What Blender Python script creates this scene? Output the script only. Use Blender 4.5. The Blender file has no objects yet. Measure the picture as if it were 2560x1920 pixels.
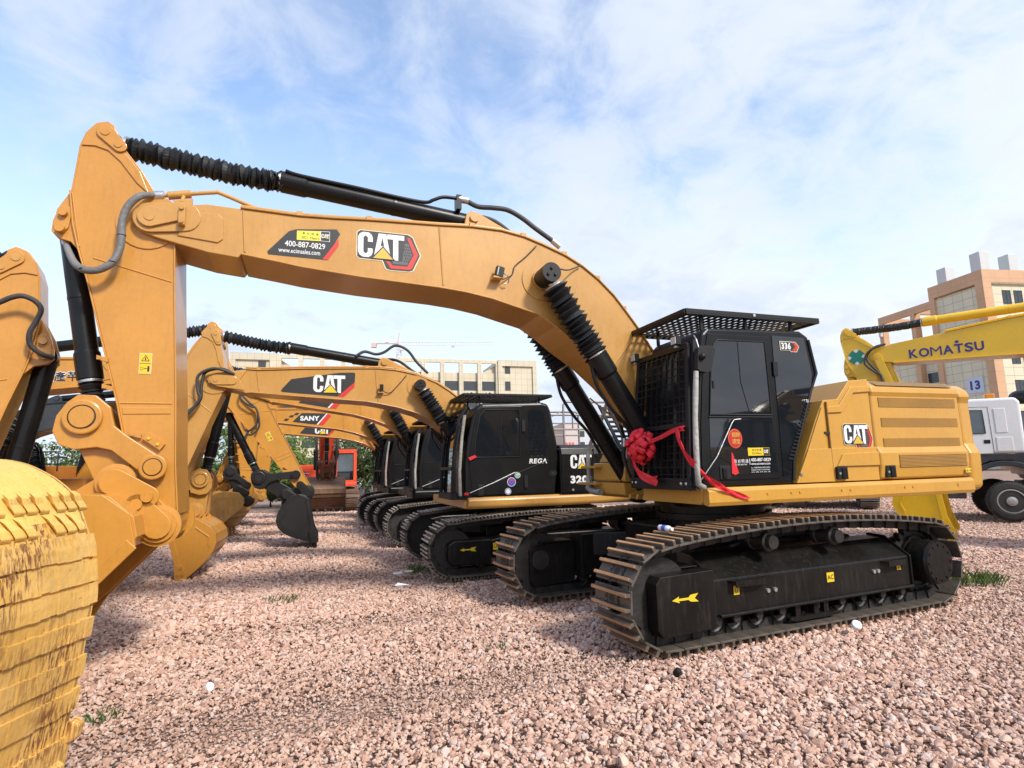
CLOUD_SEED=133.3; EXPO=0.8
import bpy, bmesh, math, random
import numpy as np
from mathutils import Vector, Matrix, Euler
scene = bpy.context.scene
COL = scene.collection
R_ = math.radians
random.seed(7)

# ---------------------------------------------------------------- materials
MATS = {}
def _nodes(name):
    m = bpy.data.materials.new(name); m.use_nodes = True
    nt = m.node_tree; b = nt.nodes['Principled BSDF']
    return m, nt, b, nt.nodes, nt.links
def _noise(nt, scale, detail=4, vec=None, rough=.55, dist=0):
    n = nt.nodes.new('ShaderNodeTexNoise'); n.inputs['Scale'].default_value = scale
    n.inputs['Detail'].default_value = detail; n.inputs['Roughness'].default_value = rough
    n.inputs['Distortion'].default_value = dist
    if vec is not None: nt.links.new(vec, n.inputs['Vector'])
    return n
def _ramp(nt, src, a, b, ca=(0,0,0,1), cb=(1,1,1,1)):
    r = nt.nodes.new('ShaderNodeValToRGB'); r.color_ramp.elements[0].position = a; r.color_ramp.elements[1].position = b
    r.color_ramp.elements[0].color = ca; r.color_ramp.elements[1].color = cb
    nt.links.new(src, r.inputs[0]); return r
def _mix(nt, fac, a, b, blend='MIX'):
    m = nt.nodes.new('ShaderNodeMix'); m.data_type = 'RGBA'; m.blend_type = blend
    for sock, v in ((m.inputs[0], fac), (m.inputs[6], a), (m.inputs[7], b)):
        if hasattr(v, 'is_linked') or isinstance(v, bpy.types.NodeSocket): nt.links.new(v, sock)
        else: sock.default_value = v
    return m.outputs[2]
def c4(c): return (c[0], c[1], c[2], 1)
def _map(nt, scale=(1,1,1), kind='Object'):
    t = nt.nodes.new('ShaderNodeTexCoord'); mp = nt.nodes.new('ShaderNodeMapping')
    mp.inputs['Scale'].default_value = scale; nt.links.new(t.outputs[kind], mp.inputs['Vector']); return mp.outputs['Vector']
def paint(name, col, rough=.4, var=.12, dust=.0, dustcol=(.35,.27,.2), bump=.02, coat=.0, metal=0, streak=0, streakcol=(.1,.04,.015), wavy=0, spec=.5, chips=0, sscale=(26,26,3.2)):
    m, nt, b, N, L = _nodes(name)
    v = _map(nt)
    n1 = _noise(nt, 1.7, 5, v); n2 = _noise(nt, 23, 4, v)
    dark = tuple(max(0, c*(1-var)) for c in col); lite = tuple(min(1, c*(1+var)) for c in col)
    r = _ramp(nt, n1.outputs['Fac'], .35, .65, c4(dark), c4(lite)); out = r.outputs[0]
    r2 = _ramp(nt, n2.outputs['Fac'], .3, .7, (.88,.88,.88,1), (1,1,1,1))
    out = _mix(nt, .6, out, r2.outputs[0], 'MULTIPLY')
    if dust:
        d = _noise(nt, 5, 8, v, .7); dr = _ramp(nt, d.outputs['Fac'], .42, .75, (0,0,0,1), (dust,dust,dust,1))
        out = _mix(nt, dr.outputs[0], out, c4(dustcol))
    if streak:
        vs = _map(nt, sscale); s = _noise(nt, 1.0, 6, vs, .65); big = _noise(nt, 2.2, 3, v)
        hv=streak>.9; sr = _ramp(nt, s.outputs['Fac'], .47 if hv else .52, .56 if hv else .62); br = _ramp(nt, big.outputs['Fac'],   .41 if hv else .38, .6, (.12,.12,.12,1), (streak,streak,streak,1))
        f = _mix(nt, 1.0, sr.outputs[0], br.outputs[0], 'MULTIPLY'); out = _mix(nt, f, out, c4(streakcol))
    if chips:
        ch = _noise(nt, 34, 5, v, .6); cr = _ramp(nt, ch.outputs['Fac'], .66, .69, (0,0,0,1), (chips,chips,chips,1))
        out = _mix(nt, cr.outputs[0], out, (.16,.09,.05,1))
    L.new(out, b.inputs['Base Color'])
    rr = _ramp(nt, n1.outputs['Fac'], .3, .7, (rough*.8,)*3+(1,), (min(1,rough*1.25),)*3+(1,)); L.new(rr.outputs[0], b.inputs['Roughness'])
    b.inputs['Metallic'].default_value = metal; b.inputs['Specular IOR Level'].default_value = spec
    b.inputs['Coat Weight'].default_value = coat; b.inputs['Coat Roughness'].default_value = .12
    if bump:
        bn = N.new('ShaderNodeBump'); bn.inputs['Strength'].default_value = bump; bn.inputs['Distance'].default_value = .02
        src = n2.outputs['Fac']
        if wavy:
            w = _noise(nt, 3.2, 2, v); src = _mix(nt, wavy, n2.outputs['Color'], w.outputs['Color'])
        L.new(src, bn.inputs['Height']); L.new(bn.outputs[0], b.inputs['Normal'])
    MATS[name] = m; return m
def flat(name, col, rough=.45, emit=0, metal=0, spec=.5):
    m, nt, b, N, L = _nodes(name)
    v = _map(nt); n = _noise(nt, 9, 4, v)
    r = _ramp(nt, n.outputs['Fac'], .3, .7, c4([c*.92 for c in col]), c4([min(1, c*1.05) for c in col]))
    L.new(r.outputs[0], b.inputs['Base Color']); b.inputs['Roughness'].default_value = rough; b.inputs['Metallic'].default_value = metal
    b.inputs['Specular IOR Level'].default_value = spec
    MATS[name] = m; return m

paint('yellow', (.525,.268,.060), .36, .05, dust=.09, dustcol=(.5,.33,.17), bump=.035, wavy=.5, coat=.3, streak=.14, streakcol=(.27,.13,.045), chips=.3)
paint('yellow_orange', (.545,.245,.034), .38, .05, dust=.08, dustcol=(.48,.29,.13), bump=.03, wavy=.45, coat=.28, streak=.14, streakcol=(.27,.12,.04), chips=.3)
paint('yellow_hood', (.56,.288,.044), .34, .045, dust=.08, dustcol=(.48,.32,.16), bump=.02, coat=.25, streak=.08, streakcol=(.33,.18,.07), chips=.2)
paint('bright_yellow', (.80,.47,.012), .35, .06, dust=.08, bump=.02, coat=.15)
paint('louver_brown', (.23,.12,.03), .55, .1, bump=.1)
paint('worn_yellow', (.68,.40,.095), .55, .14, dust=.45, dustcol=(.64,.45,.22), bump=.3, streak=1.0, streakcol=(.19,.075,.028), chips=.8, sscale=(60,60,7))
paint('worn_yellow_clean', (.78,.50,.12), .5, .1, dust=.35, dustcol=(.74,.54,.26), bump=.3, streak=.25, streakcol=(.3,.13,.05), chips=.45, sscale=(60,60,7))
paint('rusty_yellow', (.56,.29,.06), .5, .12, dust=.4, dustcol=(.34,.2,.1), bump=.15, streak=.5, streakcol=(.22,.1,.05))
paint('black_paint', (.008,.008,.0085), .3, .15, dust=.03, dustcol=(.1,.09,.08), bump=.03, coat=.0, spec=.3)
paint('black_dusty', (.008,.0075,.007), .42, .2, dust=.03, dustcol=(.15,.12,.1), bump=.08)
paint('black_matte', (.009,.009,.01), .5, .15, dust=.02, dustcol=(.12,.11,.1), bump=.05, spec=.35)
paint('frame_black', (.0075,.0068,.006), .36, .2, dust=.04, dustcol=(.13,.10,.08), bump=.06, spec=.3, streak=.25, streakcol=(.06,.05,.043))
paint('rubber', (.011,.012,.014), .5, .2, dust=.08, dustcol=(.1,.1,.1), bump=.1)
paint('hose_rubber', (.03,.03,.032), .6, .2, dust=.1, bump=.1)
paint('grey_hose', (.17,.165,.16), .65, .25, bump=.5)
paint('track_steel', (.105,.088,.072), .5, .3, dust=.5, dustcol=(.24,.18,.13), bump=.3, metal=.25)
paint('track_dark', (.014,.0125,.0115), .5, .3, dust=.18, dustcol=(.14,.11,.09), bump=.3)
paint('grouser_tan', (.48,.255,.115), .6, .25, dust=.5, dustcol=(.2,.13,.08), bump=.3)
paint('grouser_grey', (.50,.415,.33), .6, .25, dust=.5, dustcol=(.14,.1,.08), bump=.3)
paint('glass_dark', (.010,.012,.015), .03, .1, bump=0, spec=.95)
paint('glass_brown', (.02,.014,.01), .05, .1, bump=0, spec=.5)
paint('glass_grey', (.10,.125,.14), .08, .15, bump=0, spec=.6)
paint('silver', (.55,.55,.54), .35, .15, metal=.8, bump=.3)
paint('chrome', (.6,.6,.62), .18, .05, metal=1, bump=0)
paint('foil', (.40,.40,.39), .5, .3, metal=.4, bump=.9)
paint('braid', (.33,.32,.295), .7, .3, bump=.8)
paint('red_cloth', (.76,.022,.038), .55, .12, bump=.05)
paint('orange_red', (.80,.085,.028), .35, .08, dust=.08, bump=.02, coat=.2)
paint('rust_brown', (.24,.135,.08), .55, .35, dust=.5, dustcol=(.30,.2,.13), bump=.3, streak=.6, streakcol=(.06,.035,.025), metal=.2)
paint('worn_steel', (.26,.25,.24), .45, .2, dust=.3, dustcol=(.2,.13,.08), bump=.2, metal=.5)
paint('orange_paint', (.55,.20,.035), .4, .08, dust=.12, bump=.03)
paint('charcoal_paint', (.028,.03,.034), .35, .12, dust=.12, dustcol=(.15,.14,.13), bump=.03, coat=.15)
paint('white_paint', (.75,.76,.77), .3, .03, dust=.06, dustcol=(.5,.45,.4), bump=.01, coat=.3)
paint('tyre', (.022,.021,.02), .75, .2, dust=.3, dustcol=(.14,.11,.09), bump=.25)
paint('rim', (.45,.45,.44), .4, .12, dust=.25, dustcol=(.25,.2,.16), metal=.5, bump=.05)
flat('decal_black', (.022,.022,.024)); flat('decal_white', (.72,.72,.71)); flat('decal_silver', (.55,.56,.58)); flat('decal_red', (.58,.03,.02))
flat('decal_yellow', (.72,.50,.02)); flat('decal_gold', (.60,.40,.05)); flat('decal_pale', (.68,.62,.40)); flat('decal_lemon', (.72,.66,.06)); flat('decal_hex', (.10,.10,.105))
flat('decal_blue', (.035,.03,.17)); flat('decal_green', (.01,.20,.13)); flat('sticker_red', (.45,.015,.02)); flat('sticker_indigo', (.08,.09,.38)); flat('sticker_sage', (.22,.38,.33))
flat('lamp_glass', (.6,.58,.52), .15); flat('amber', (.65,.22,.02), .25); flat('red_tag', (.6,.02,.03))
flat('plastic_white', (.78,.8,.82), .3); flat('plastic_blue', (.05,.12,.5), .3)

# ---------------------------------------------------------------- mesh builder
def V(*a): return Vector(a)
class MB:
    def __init__(s): s.v=[]; s.f=[]; s.m=[]; s.sm=[]; s.mats=[]
    def mi(s, mat):
        if mat not in s.mats: s.mats.append(mat)
        return s.mats.index(mat)
    def add(s, vs, fs, mat, smooth=False):
        o=len(s.v); s.v += [tuple(v) for v in vs]; k=s.mi(mat)
        for f in fs: s.f.append([i+o for i in f]); s.m.append(k); s.sm.append(smooth)
        return s
    def box(s, x0,x1,y0,y1,z0,z1, mat):
        if x0>x1: x0,x1=x1,x0
        if y0>y1: y0,y1=y1,y0
        if z0>z1: z0,z1=z1,z0
        vs=[(x,y,z) for x in (x0,x1) for y in (y0,y1) for z in (z0,z1)]
        return s.add(vs,[(0,1,3,2),(4,6,7,5),(0,4,5,1),(2,3,7,6),(0,2,6,4),(1,5,7,3)],mat)
    def obox(s, c, ax, ay, az, mat):
        c=Vector(c); ax,ay,az=Vector(ax),Vector(ay),Vector(az)
        if ax.cross(ay).dot(az)<0: ay=-ay
        vs=[c+i*ax+j*ay+k*az for i in (-1,1) for j in (-1,1) for k in (-1,1)]
        return s.add(vs,[(0,1,3,2),(4,6,7,5),(0,4,5,1),(2,3,7,6),(0,2,6,4),(1,5,7,3)],mat)
    def beam(s, p0, p1, w, hgt, mat, up=(0,0,1)):
        p0,p1=Vector(p0),Vector(p1); d=(p1-p0); L=d.length/2; d.normalize(); u=Vector(up)
        if abs(d.dot(u))>.98: u=Vector((1,0,0)) if abs(d.x)<.9 else Vector((0,1,0))
        sd=d.cross(u).normalized(); u=sd.cross(d).normalized()
        return s.obox((p0+p1)/2, d*L, sd*w/2, u*hgt/2, mat)
    def prism(s, poly, y0, y1, mat, axis='y'):
        # poly in (a,b); axis y: (a,y,b) ; axis x: (x,a,b) ; axis z: (a,b,z)
        if y0>y1: y0,y1=y1,y0
        A=sum(poly[i][0]*poly[(i+1)%len(poly)][1]-poly[(i+1)%len(poly)][0]*poly[i][1] for i in range(len(poly)))
        p=list(poly) if A>0 else list(poly)[::-1]
        P={'y':lambda a,b,t:(a,t,b),'x':lambda a,b,t:(t,a,b),'z':lambda a,b,t:(a,b,t)}[axis]
        n=len(p); vs=[P(a,b,y0) for a,b in p]+[P(a,b,y1) for a,b in p]
        flip = axis!='y'
        lo=list(range(n)); hi=list(range(2*n-1,n-1,-1))
        sides=[((i+1)%n, i, n+i, n+(i+1)%n) for i in range(n)]
        if flip: lo=lo[::-1]; hi=hi[::-1]; sides=[f[::-1] for f in sides]
        return s.add(vs,[lo,hi]+sides,mat)
    def strip(s, line, th, y0, y1, mat, side=1):
        # plate following an open polyline in xz, thickness th to its left (side=1) or right
        n=len(line); q=[Vector((a,0,b)) for a,b in line]; off=[]
        for i in range(n):
            d=(q[min(i+1,n-1)]-q[max(i-1,0)]).normalized(); nr=Vector((-d.z,0,d.x))*side; off.append(q[i]+nr*th)
        for i in range(n-1):
            a,b,c,d=q[i],q[i+1],off[i+1],off[i]
            vs=[]
            for y in (y0,y1):
                for p in (a,b,c,d): vs.append((p.x,y,p.z))
            fs=[(0,1,2,3),(7,6,5,4),(0,4,5,1),(2,6,7,3)]
            if i==0: fs.append((0,3,7,4))
            if i==n-2: fs.append((1,5,6,2))
            if side<0: fs=[f[::-1] for f in fs]
            s.add(vs,fs,mat)
        return s
    def tube(s, pts, r, mat, seg=8, smooth=True, caps=True):
        P=[Vector(p) for p in pts]; n=len(P)
        rs=r if isinstance(r,(list,tuple)) else [r]*n
        vs=[]; ref=None
        for i in range(n):
            d=(P[min(i+1,n-1)]-P[max(i-1,0)]).normalized()
            if ref is None:
                ref=Vector((0,0,1)) if abs(d.z)<.9 else Vector((1,0,0))
            a=d.cross(ref)
            if a.length<1e-4: a=d.cross(Vector((0,1,0)))
            a.normalize(); b=a.cross(d).normalized(); ref=b
            for k in range(seg):
                t=2*math.pi*k/seg; vs.append(P[i]+(a*math.cos(t)+b*math.sin(t))*rs[i])
        fs=[]
        for i in range(n-1):
            for k in range(seg):
                k2=(k+1)%seg; fs.append((i*seg+k,i*seg+k2,(i+1)*seg+k2,(i+1)*seg+k))
        s.add(vs,fs,mat,smooth)
        if caps:
            s.add(vs[:seg],[tuple(range(seg))[::-1]],mat); s.add(vs[-seg:],[tuple(range(seg))],mat)
        return s
    def hose(s, pts, r, mat, seg=8, sub=6):
        P=[Vector(p) for p in pts]; R=list(r) if isinstance(r,(list,tuple)) else [r]*len(P); Q=[]; q=[]
        for i in range(len(P)-1):
            for k in range(sub):
                t=k/sub; p0=P[max(i-1,0)];p1=P[i];p2=P[i+1];p3=P[min(i+2,len(P)-1)]
                Q.append(.5*((2*p1)+(-p0+p2)*t+(2*p0-5*p1+4*p2-p3)*t*t+(-p0+3*p1-3*p2+p3)*t**3)); q.append(R[i]+(R[i+1]-R[i])*t)
        Q.append(P[-1]); q.append(R[-1]); return s.tube(Q,q,mat,seg)
    def cyl(s, p0, p1, r, mat, seg=24, r1=None): return s.tube([p0,p1],[r, r if r1 is None else r1],mat,seg)
    def lathe(s, p0, p1, prof, mat, seg=20, smooth=True):
        # prof: list of (t along metres, radius)
        p0,p1=Vector(p0),Vector(p1); d=(p1-p0).normalized()
        for i in range(len(prof)-1):
            s.tube([p0+d*prof[i][0], p0+d*prof[i+1][0]],[prof[i][1],prof[i+1][1]],mat,seg,smooth,caps=False)
        s.tube([p0+d*prof[0][0],p0+d*(prof[0][0]+.0005)],prof[0][1],mat,seg); s.tube([p0+d*(prof[-1][0]-.0005),p0+d*prof[-1][0]],prof[-1][1],mat,seg)
        return s
    def sphere(s, c, r, mat, seg=12, rings=8, sc=(1,1,1)):
        vs=[];fs=[]
        for i in range(rings+1):
            a=math.pi*i/rings
            for k in range(seg):
                t=2*math.pi*k/seg; vs.append((c[0]+r*sc[0]*math.sin(a)*math.cos(t), c[1]+r*sc[1]*math.sin(a)*math.sin(t), c[2]+r*sc[2]*math.cos(a)))
        for i in range(rings):
            for k in range(seg):
                k2=(k+1)%seg; fs.append((i*seg+k,(i+1)*seg+k,(i+1)*seg+k2,i*seg+k2))
        return s.add(vs,fs,mat,True)
    def quad(s, a,b,c,d, mat): return s.add([a,b,c,d],[(0,1,2,3)],mat)
    def build(s, name, parent=None, bevel=0, seg=2, angle=35):
        me=bpy.data.meshes.new(name); me.from_pydata(s.v,[],s.f)
        for mt in s.mats: me.materials.append(MATS[mt] if isinstance(mt,str) else mt)
        me.polygons.foreach_set('material_index', s.m); me.polygons.foreach_set('use_smooth', s.sm); me.update()
        o=bpy.data.objects.new(name,me); COL.objects.link(o)
        if parent is not None: o.parent=parent
        if bevel:
            b=o.modifiers.new('edge','BEVEL'); b.width=bevel; b.segments=seg; b.limit_method='ANGLE'; b.angle_limit=R_(angle)
        return o
def tag(o, label, cat, group=None, kind=None):
    o['label']=label; o['category']=cat
    if group: o['group']=group
    if kind: o['kind']=kind
    return o
def empty(name, loc, rz=0, label=None, cat=None, group=None):
    o=bpy.data.objects.new(name,None); COL.objects.link(o); o.location=loc; o.rotation_euler=(0,0,rz); o.empty_display_size=.3
    if label: tag(o,label,cat,group)
    return o
def structure(o): o['kind']='structure'; return o

# ---------------------------------------------------------------- flat marks
_TXT={}
def text_mesh(body, bold=0.0, shear=0.0):
    k=(body,bold,shear)
    if k not in _TXT:
        cu=bpy.data.curves.new('lettering','FONT'); cu.body=body; cu.size=1; cu.offset=bold; cu.shear=shear; cu.resolution_u=3; cu.space_character=1.1 if bold>=.02 else 1.0; cu.align_x='LEFT'
        ob=bpy.data.objects.new('lettering',cu); COL.objects.link(ob)
        dg=bpy.context.evaluated_depsgraph_get(); me=bpy.data.meshes.new_from_object(ob.evaluated_get(dg))
        vs=[tuple(v.co) for v in me.vertices]; fs=[tuple(p.vertices) for p in me.polygons]
        bpy.data.objects.remove(ob); bpy.data.curves.remove(cu); bpy.data.meshes.remove(me)
        if vs:
            x0=min(v[0] for v in vs); x1=max(v[0] for v in vs); y0=min(v[1] for v in vs); y1=max(v[1] for v in vs)
            vs=[((v[0]-x0)/(y1-y0),(v[1]-y0)/(y1-y0)) for v in vs]; w=(x1-x0)/(y1-y0)
        else: w=1
        _TXT[k]=(vs,fs,w)
    return _TXT[k]
class Frame:
    """flat drawing frame: origin, right, up, outward normal; layers stacked 1.5 mm apart."""
    def __init__(s, mb, o, right, up, scale=1.0, base=.004):
        s.mb=mb; s.o=Vector(o); s.r=Vector(right); s.u=Vector(up); s.n=s.r.cross(s.u).normalized(); s.k=scale; s.base=base
    def P(s,a,b,l=0): return s.o+s.r*(a*s.k)+s.u*(b*s.k)+s.n*(s.base+l*.0015)
    def poly(s, pts, mat, l=0):
        A=sum(pts[i][0]*pts[(i+1)%len(pts)][1]-pts[(i+1)%len(pts)][0]*pts[i][1] for i in range(len(pts)))
        if A<0: pts=pts[::-1]
        s.mb.add([s.P(a,b,l) for a,b in pts],[tuple(range(len(pts)))],mat); return s
    def rect(s,a0,b0,a1,b1,mat,l=0): return s.poly([(a0,b0),(a1,b0),(a1,b1),(a0,b1)],mat,l)
    def disc(s,a,b,r,mat,l=0,n=24,ry=None):
        ry=ry or r; return s.poly([(a+r*math.cos(2*math.pi*i/n),b+ry*math.sin(2*math.pi*i/n)) for i in range(n)],mat,l)
    def text(s,body,a,b,hgt,mat,l=1,w=None,bold=0.0,shear=0.0,align='l'):
        vs,fs,tw=text_mesh(body,bold,shear); kx=hgt if w is None else w/tw
        a0=a if align=='l' else a-tw*kx/2
        s.mb.add([s.P(a0+x*kx,b+y*hgt,l) for x,y in vs],fs,mat); return s
    def cat(s,a,b,hgt,white='decal_white',tri='decal_yellow',l=1,edge='decal_black'):
        h=hgt; T=lambda pts:[(a+x*h*.92,b+y*h) for x,y in pts]
        C=[(.60,.62),(.40,.62),(.40,.79),(.31,.87),(.22,.79),(.22,.21),(.31,.13),(.40,.21),(.40,.36),(.60,.36),(.60,.2),(.54,.07),(.43,.0),(.2,.0),(.07,.07),(0,.2),(0,.8),(.07,.93),(.2,1),(.43,1),(.54,.93),(.60,.8)]
        s.poly(T(C),white,l)
        s.poly(T([(.64,.0),(.84,1),(1.16,1),(1.36,.0)]),white,l); s.poly(T([(1.0,.84),(.93,.5),(1.07,.5)]),edge,l+1)
        s.poly(T([(1.20,1),(1.92,1),(1.92,.8),(1.67,.8),(1.67,-.04),(1.45,-.04),(1.45,.8),(1.20,.8)]),white,l)
        s.poly(T([(.52,-.05),(1.54,-.05),(1.03,.5)]),edge,l+2); s.poly(T([(.62,-.02),(1.44,-.02),(1.03,.43)]),tri,l+3)
        return s
def side(mb, y, near=True, x=0, z=0, base=.004):
    # drawing frame on a machine's side: near (left, +y) or far (right, -y); a runs to the viewer's right
    return Frame(mb,(x,y,z),(-1,0,0) if near else (1,0,0),(0,0,1),1.0,base)
def arc(cx,cz,r,a0,a1,n): return [(cx+r*math.cos(R_(a0+(a1-a0)*i/n)), cz+r*math.sin(R_(a0+(a1-a0)*i/n))) for i in range(n+1)]
def rot2(p, c, ang): 
    s_,c_=math.sin(ang),math.cos(ang); x,z=p[0]-c[0],p[1]-c[1]; return (c[0]+x*c_-z*s_, c[1]+x*s_+z*c_)
def stadium(p0,p1,r0,r1,n=10):
    """outline round two circles (a link plate)"""
    a=math.atan2(p1[1]-p0[1],p1[0]-p0[0]); d=math.degrees(a)
    return [(p0[0]+r0*math.cos(R_(d+90+180*i/n)),p0[1]+r0*math.sin(R_(d+90+180*i/n))) for i in range(n+1)]+[(p1[0]+r1*math.cos(R_(d-90+180*i/n)),p1[1]+r1*math.sin(R_(d-90+180*i/n))) for i in range(n+1)]
def hyd(name_barrel, root, pa, pb, y, rb, frac, rod_r, bell=True, bell_to=1.0, mat='black_paint', rings=16, gland=1.15, bell_r=(.9,1.25), sag=0, crumple=0, gland_len=.28, port=True, bellmat='rubber', rodmat='chrome'):
    """hydraulic cylinder in plane y: barrel from pa over frac of the way to pb, rod (with bellows) on to pb"""
    A=Vector((pa[0],y,pa[1])); B=Vector((pb[0],y,pb[1])); d=(B-A); L=d.length; d.normalize()
    mb=MB(); e=L*frac
    mb.lathe(A,B,[(.02,rb),(e-gland_len,rb),(e-gland_len+.03,rb*gland),(e,rb*gland)],mat,24)
    mb.lathe(A,B,[(e*.42,rb*1.02),(e*.42+.03,rb*1.035),(e*.42+.04,rb*1.02)],mat,24)
    mb.cyl(A+Vector((0,-rb*.8,0)),A+Vector((0,rb*.8,0)),rb*.95,mat,20)
    b=mb.build(name_barrel,root)
    rm=MB(); rm.cyl(A+d*(e-.05),A+d*(L-.03),rod_r,rodmat,16); rm.cyl(B+Vector((0,-rb*.7,0)),B+Vector((0,rb*.7,0)),rb*.85,mat,20); rm.build('piston_rod',b)
    if bell:
        bm_=MB(); t0=e+.01; t1=e+(L-e)*bell_to-rb*.9; n=rings; pts=[]; rs=[]
        rnd=random.Random(int(L*1000))
        for i in range(2*n+1):
            u=i/(2*n); uu=u**(1.0+crumple*.9); p=A+d*(t0+(t1-t0)*uu)
            p=p+Vector((0,0,-sag*math.sin(math.pi*u)))+Vector((0,rnd.uniform(-1,1),rnd.uniform(-1,1)))*.006
            pts.append(p); rs.append(rb*(bell_r[0] if i%2==0 else bell_r[1])*rnd.uniform(.96,1.05))
        rs[0]=rb*1.0; rs[-1]=rb*.75
        bm_.tube(pts,rs,bellmat,20,smooth=False)
        for t in (t0+.012,t1-.01): bm_.lathe(A,B,[(t-.012,rb*1.03),(t+.012,rb*1.03)],'silver',20)
        bm_.build('bellows',b)
    return b
# ---------------------------------------------------------------- excavator: undercarriage
def track_path(xf, xr, zc, R, bump, step):
    pts=[]
    def seg(a,b,n):
        for i in range(n): pts.append((a[0]+(b[0]-a[0])*i/n, a[1]+(b[1]-a[1])*i/n))
    n=60
    for i in range(n):   # top run, rear to front, resting on carrier rollers
        u=i/n; x=-xr+(xf+xr)*u; z=zc+R+bump*(math.sin(math.pi*u)**.8); pts.append((x,z))
    pts += [(xf+R*math.cos(R_(90-180*i/40)), zc+R*math.sin(R_(90-180*i/40))) for i in range(40)]
    seg((xf,zc-R),(-xr,zc-R),60)
    pts += [(-xr+R*math.cos(R_(270-180*i/40)), zc+R*math.sin(R_(270-180*i/40))) for i in range(40)]
    L=[0]
    for i in range(len(pts)):
        a=pts[i]; b=pts[(i+1)%len(pts)]; L.append(L[-1]+math.hypot(b[0]-a[0],b[1]-a[1]))
    tot=L[-1]; N=int(round(tot/step)); out=[]; j=0
    for k in range(N):
        t=tot*(k+.5)/N
        while L[j+1]<t: j+=1
        a=pts[j%len(pts)]; b=pts[(j+1)%len(pts)]; f=(t-L[j])/(L[j+1]-L[j]); d=Vector((b[0]-a[0],0,b[1]-a[1])).normalized()
        # smooth tangent
        out.append((a[0]+(b[0]-a[0])*f, a[1]+(b[1]-a[1])*f, d))
    return out, tot/N
def shoe_geo(mb, M, pitch, w, tip='grouser_tan', bars=(-.30,.30), gh=.048, detail=True, bt=.016):
    def ob(cx,cy,cz,hx,hy,hz,mat):
        mb.obox(M@Vector((cx,cy,cz)), M.to_3x3()@Vector((hx,0,0)), M.to_3x3()@Vector((0,hy,0)), M.to_3x3()@Vector((0,0,hz)), mat)
    ob(0,0,0,pitch*.485,w/2,.010,'track_steel')
    for b in bars:
        x=b*pitch; ob(x,0,.01+gh/2-.004,bt,w/2-.004,gh/2,'track_steel'); ob(x,0,.01+gh,bt*.92,w/2-.006,.004,tip)
    if detail:
        for sx in (-.13,.13):
            for sy in (-.09,.09): ob(sx*pitch,sy,.014,.014,.014,.009,'track_steel')
        n=14; mb.add([M@Vector((.034*math.cos(2*math.pi*i/n),-.01+.05*math.sin(2*math.pi*i/n),.0115)) for i in range(n)],[tuple(range(n))],'track_dark')
        for sy in (-.05,.05): mb.add([M@Vector((pitch*.44+dx,sy+dy,.0115)) for dx,dy in ((-.02,-.018),(.008,-.018),(.008,.018),(-.02,.018))],[(0,1,2,3)],'track_dark')
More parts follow.
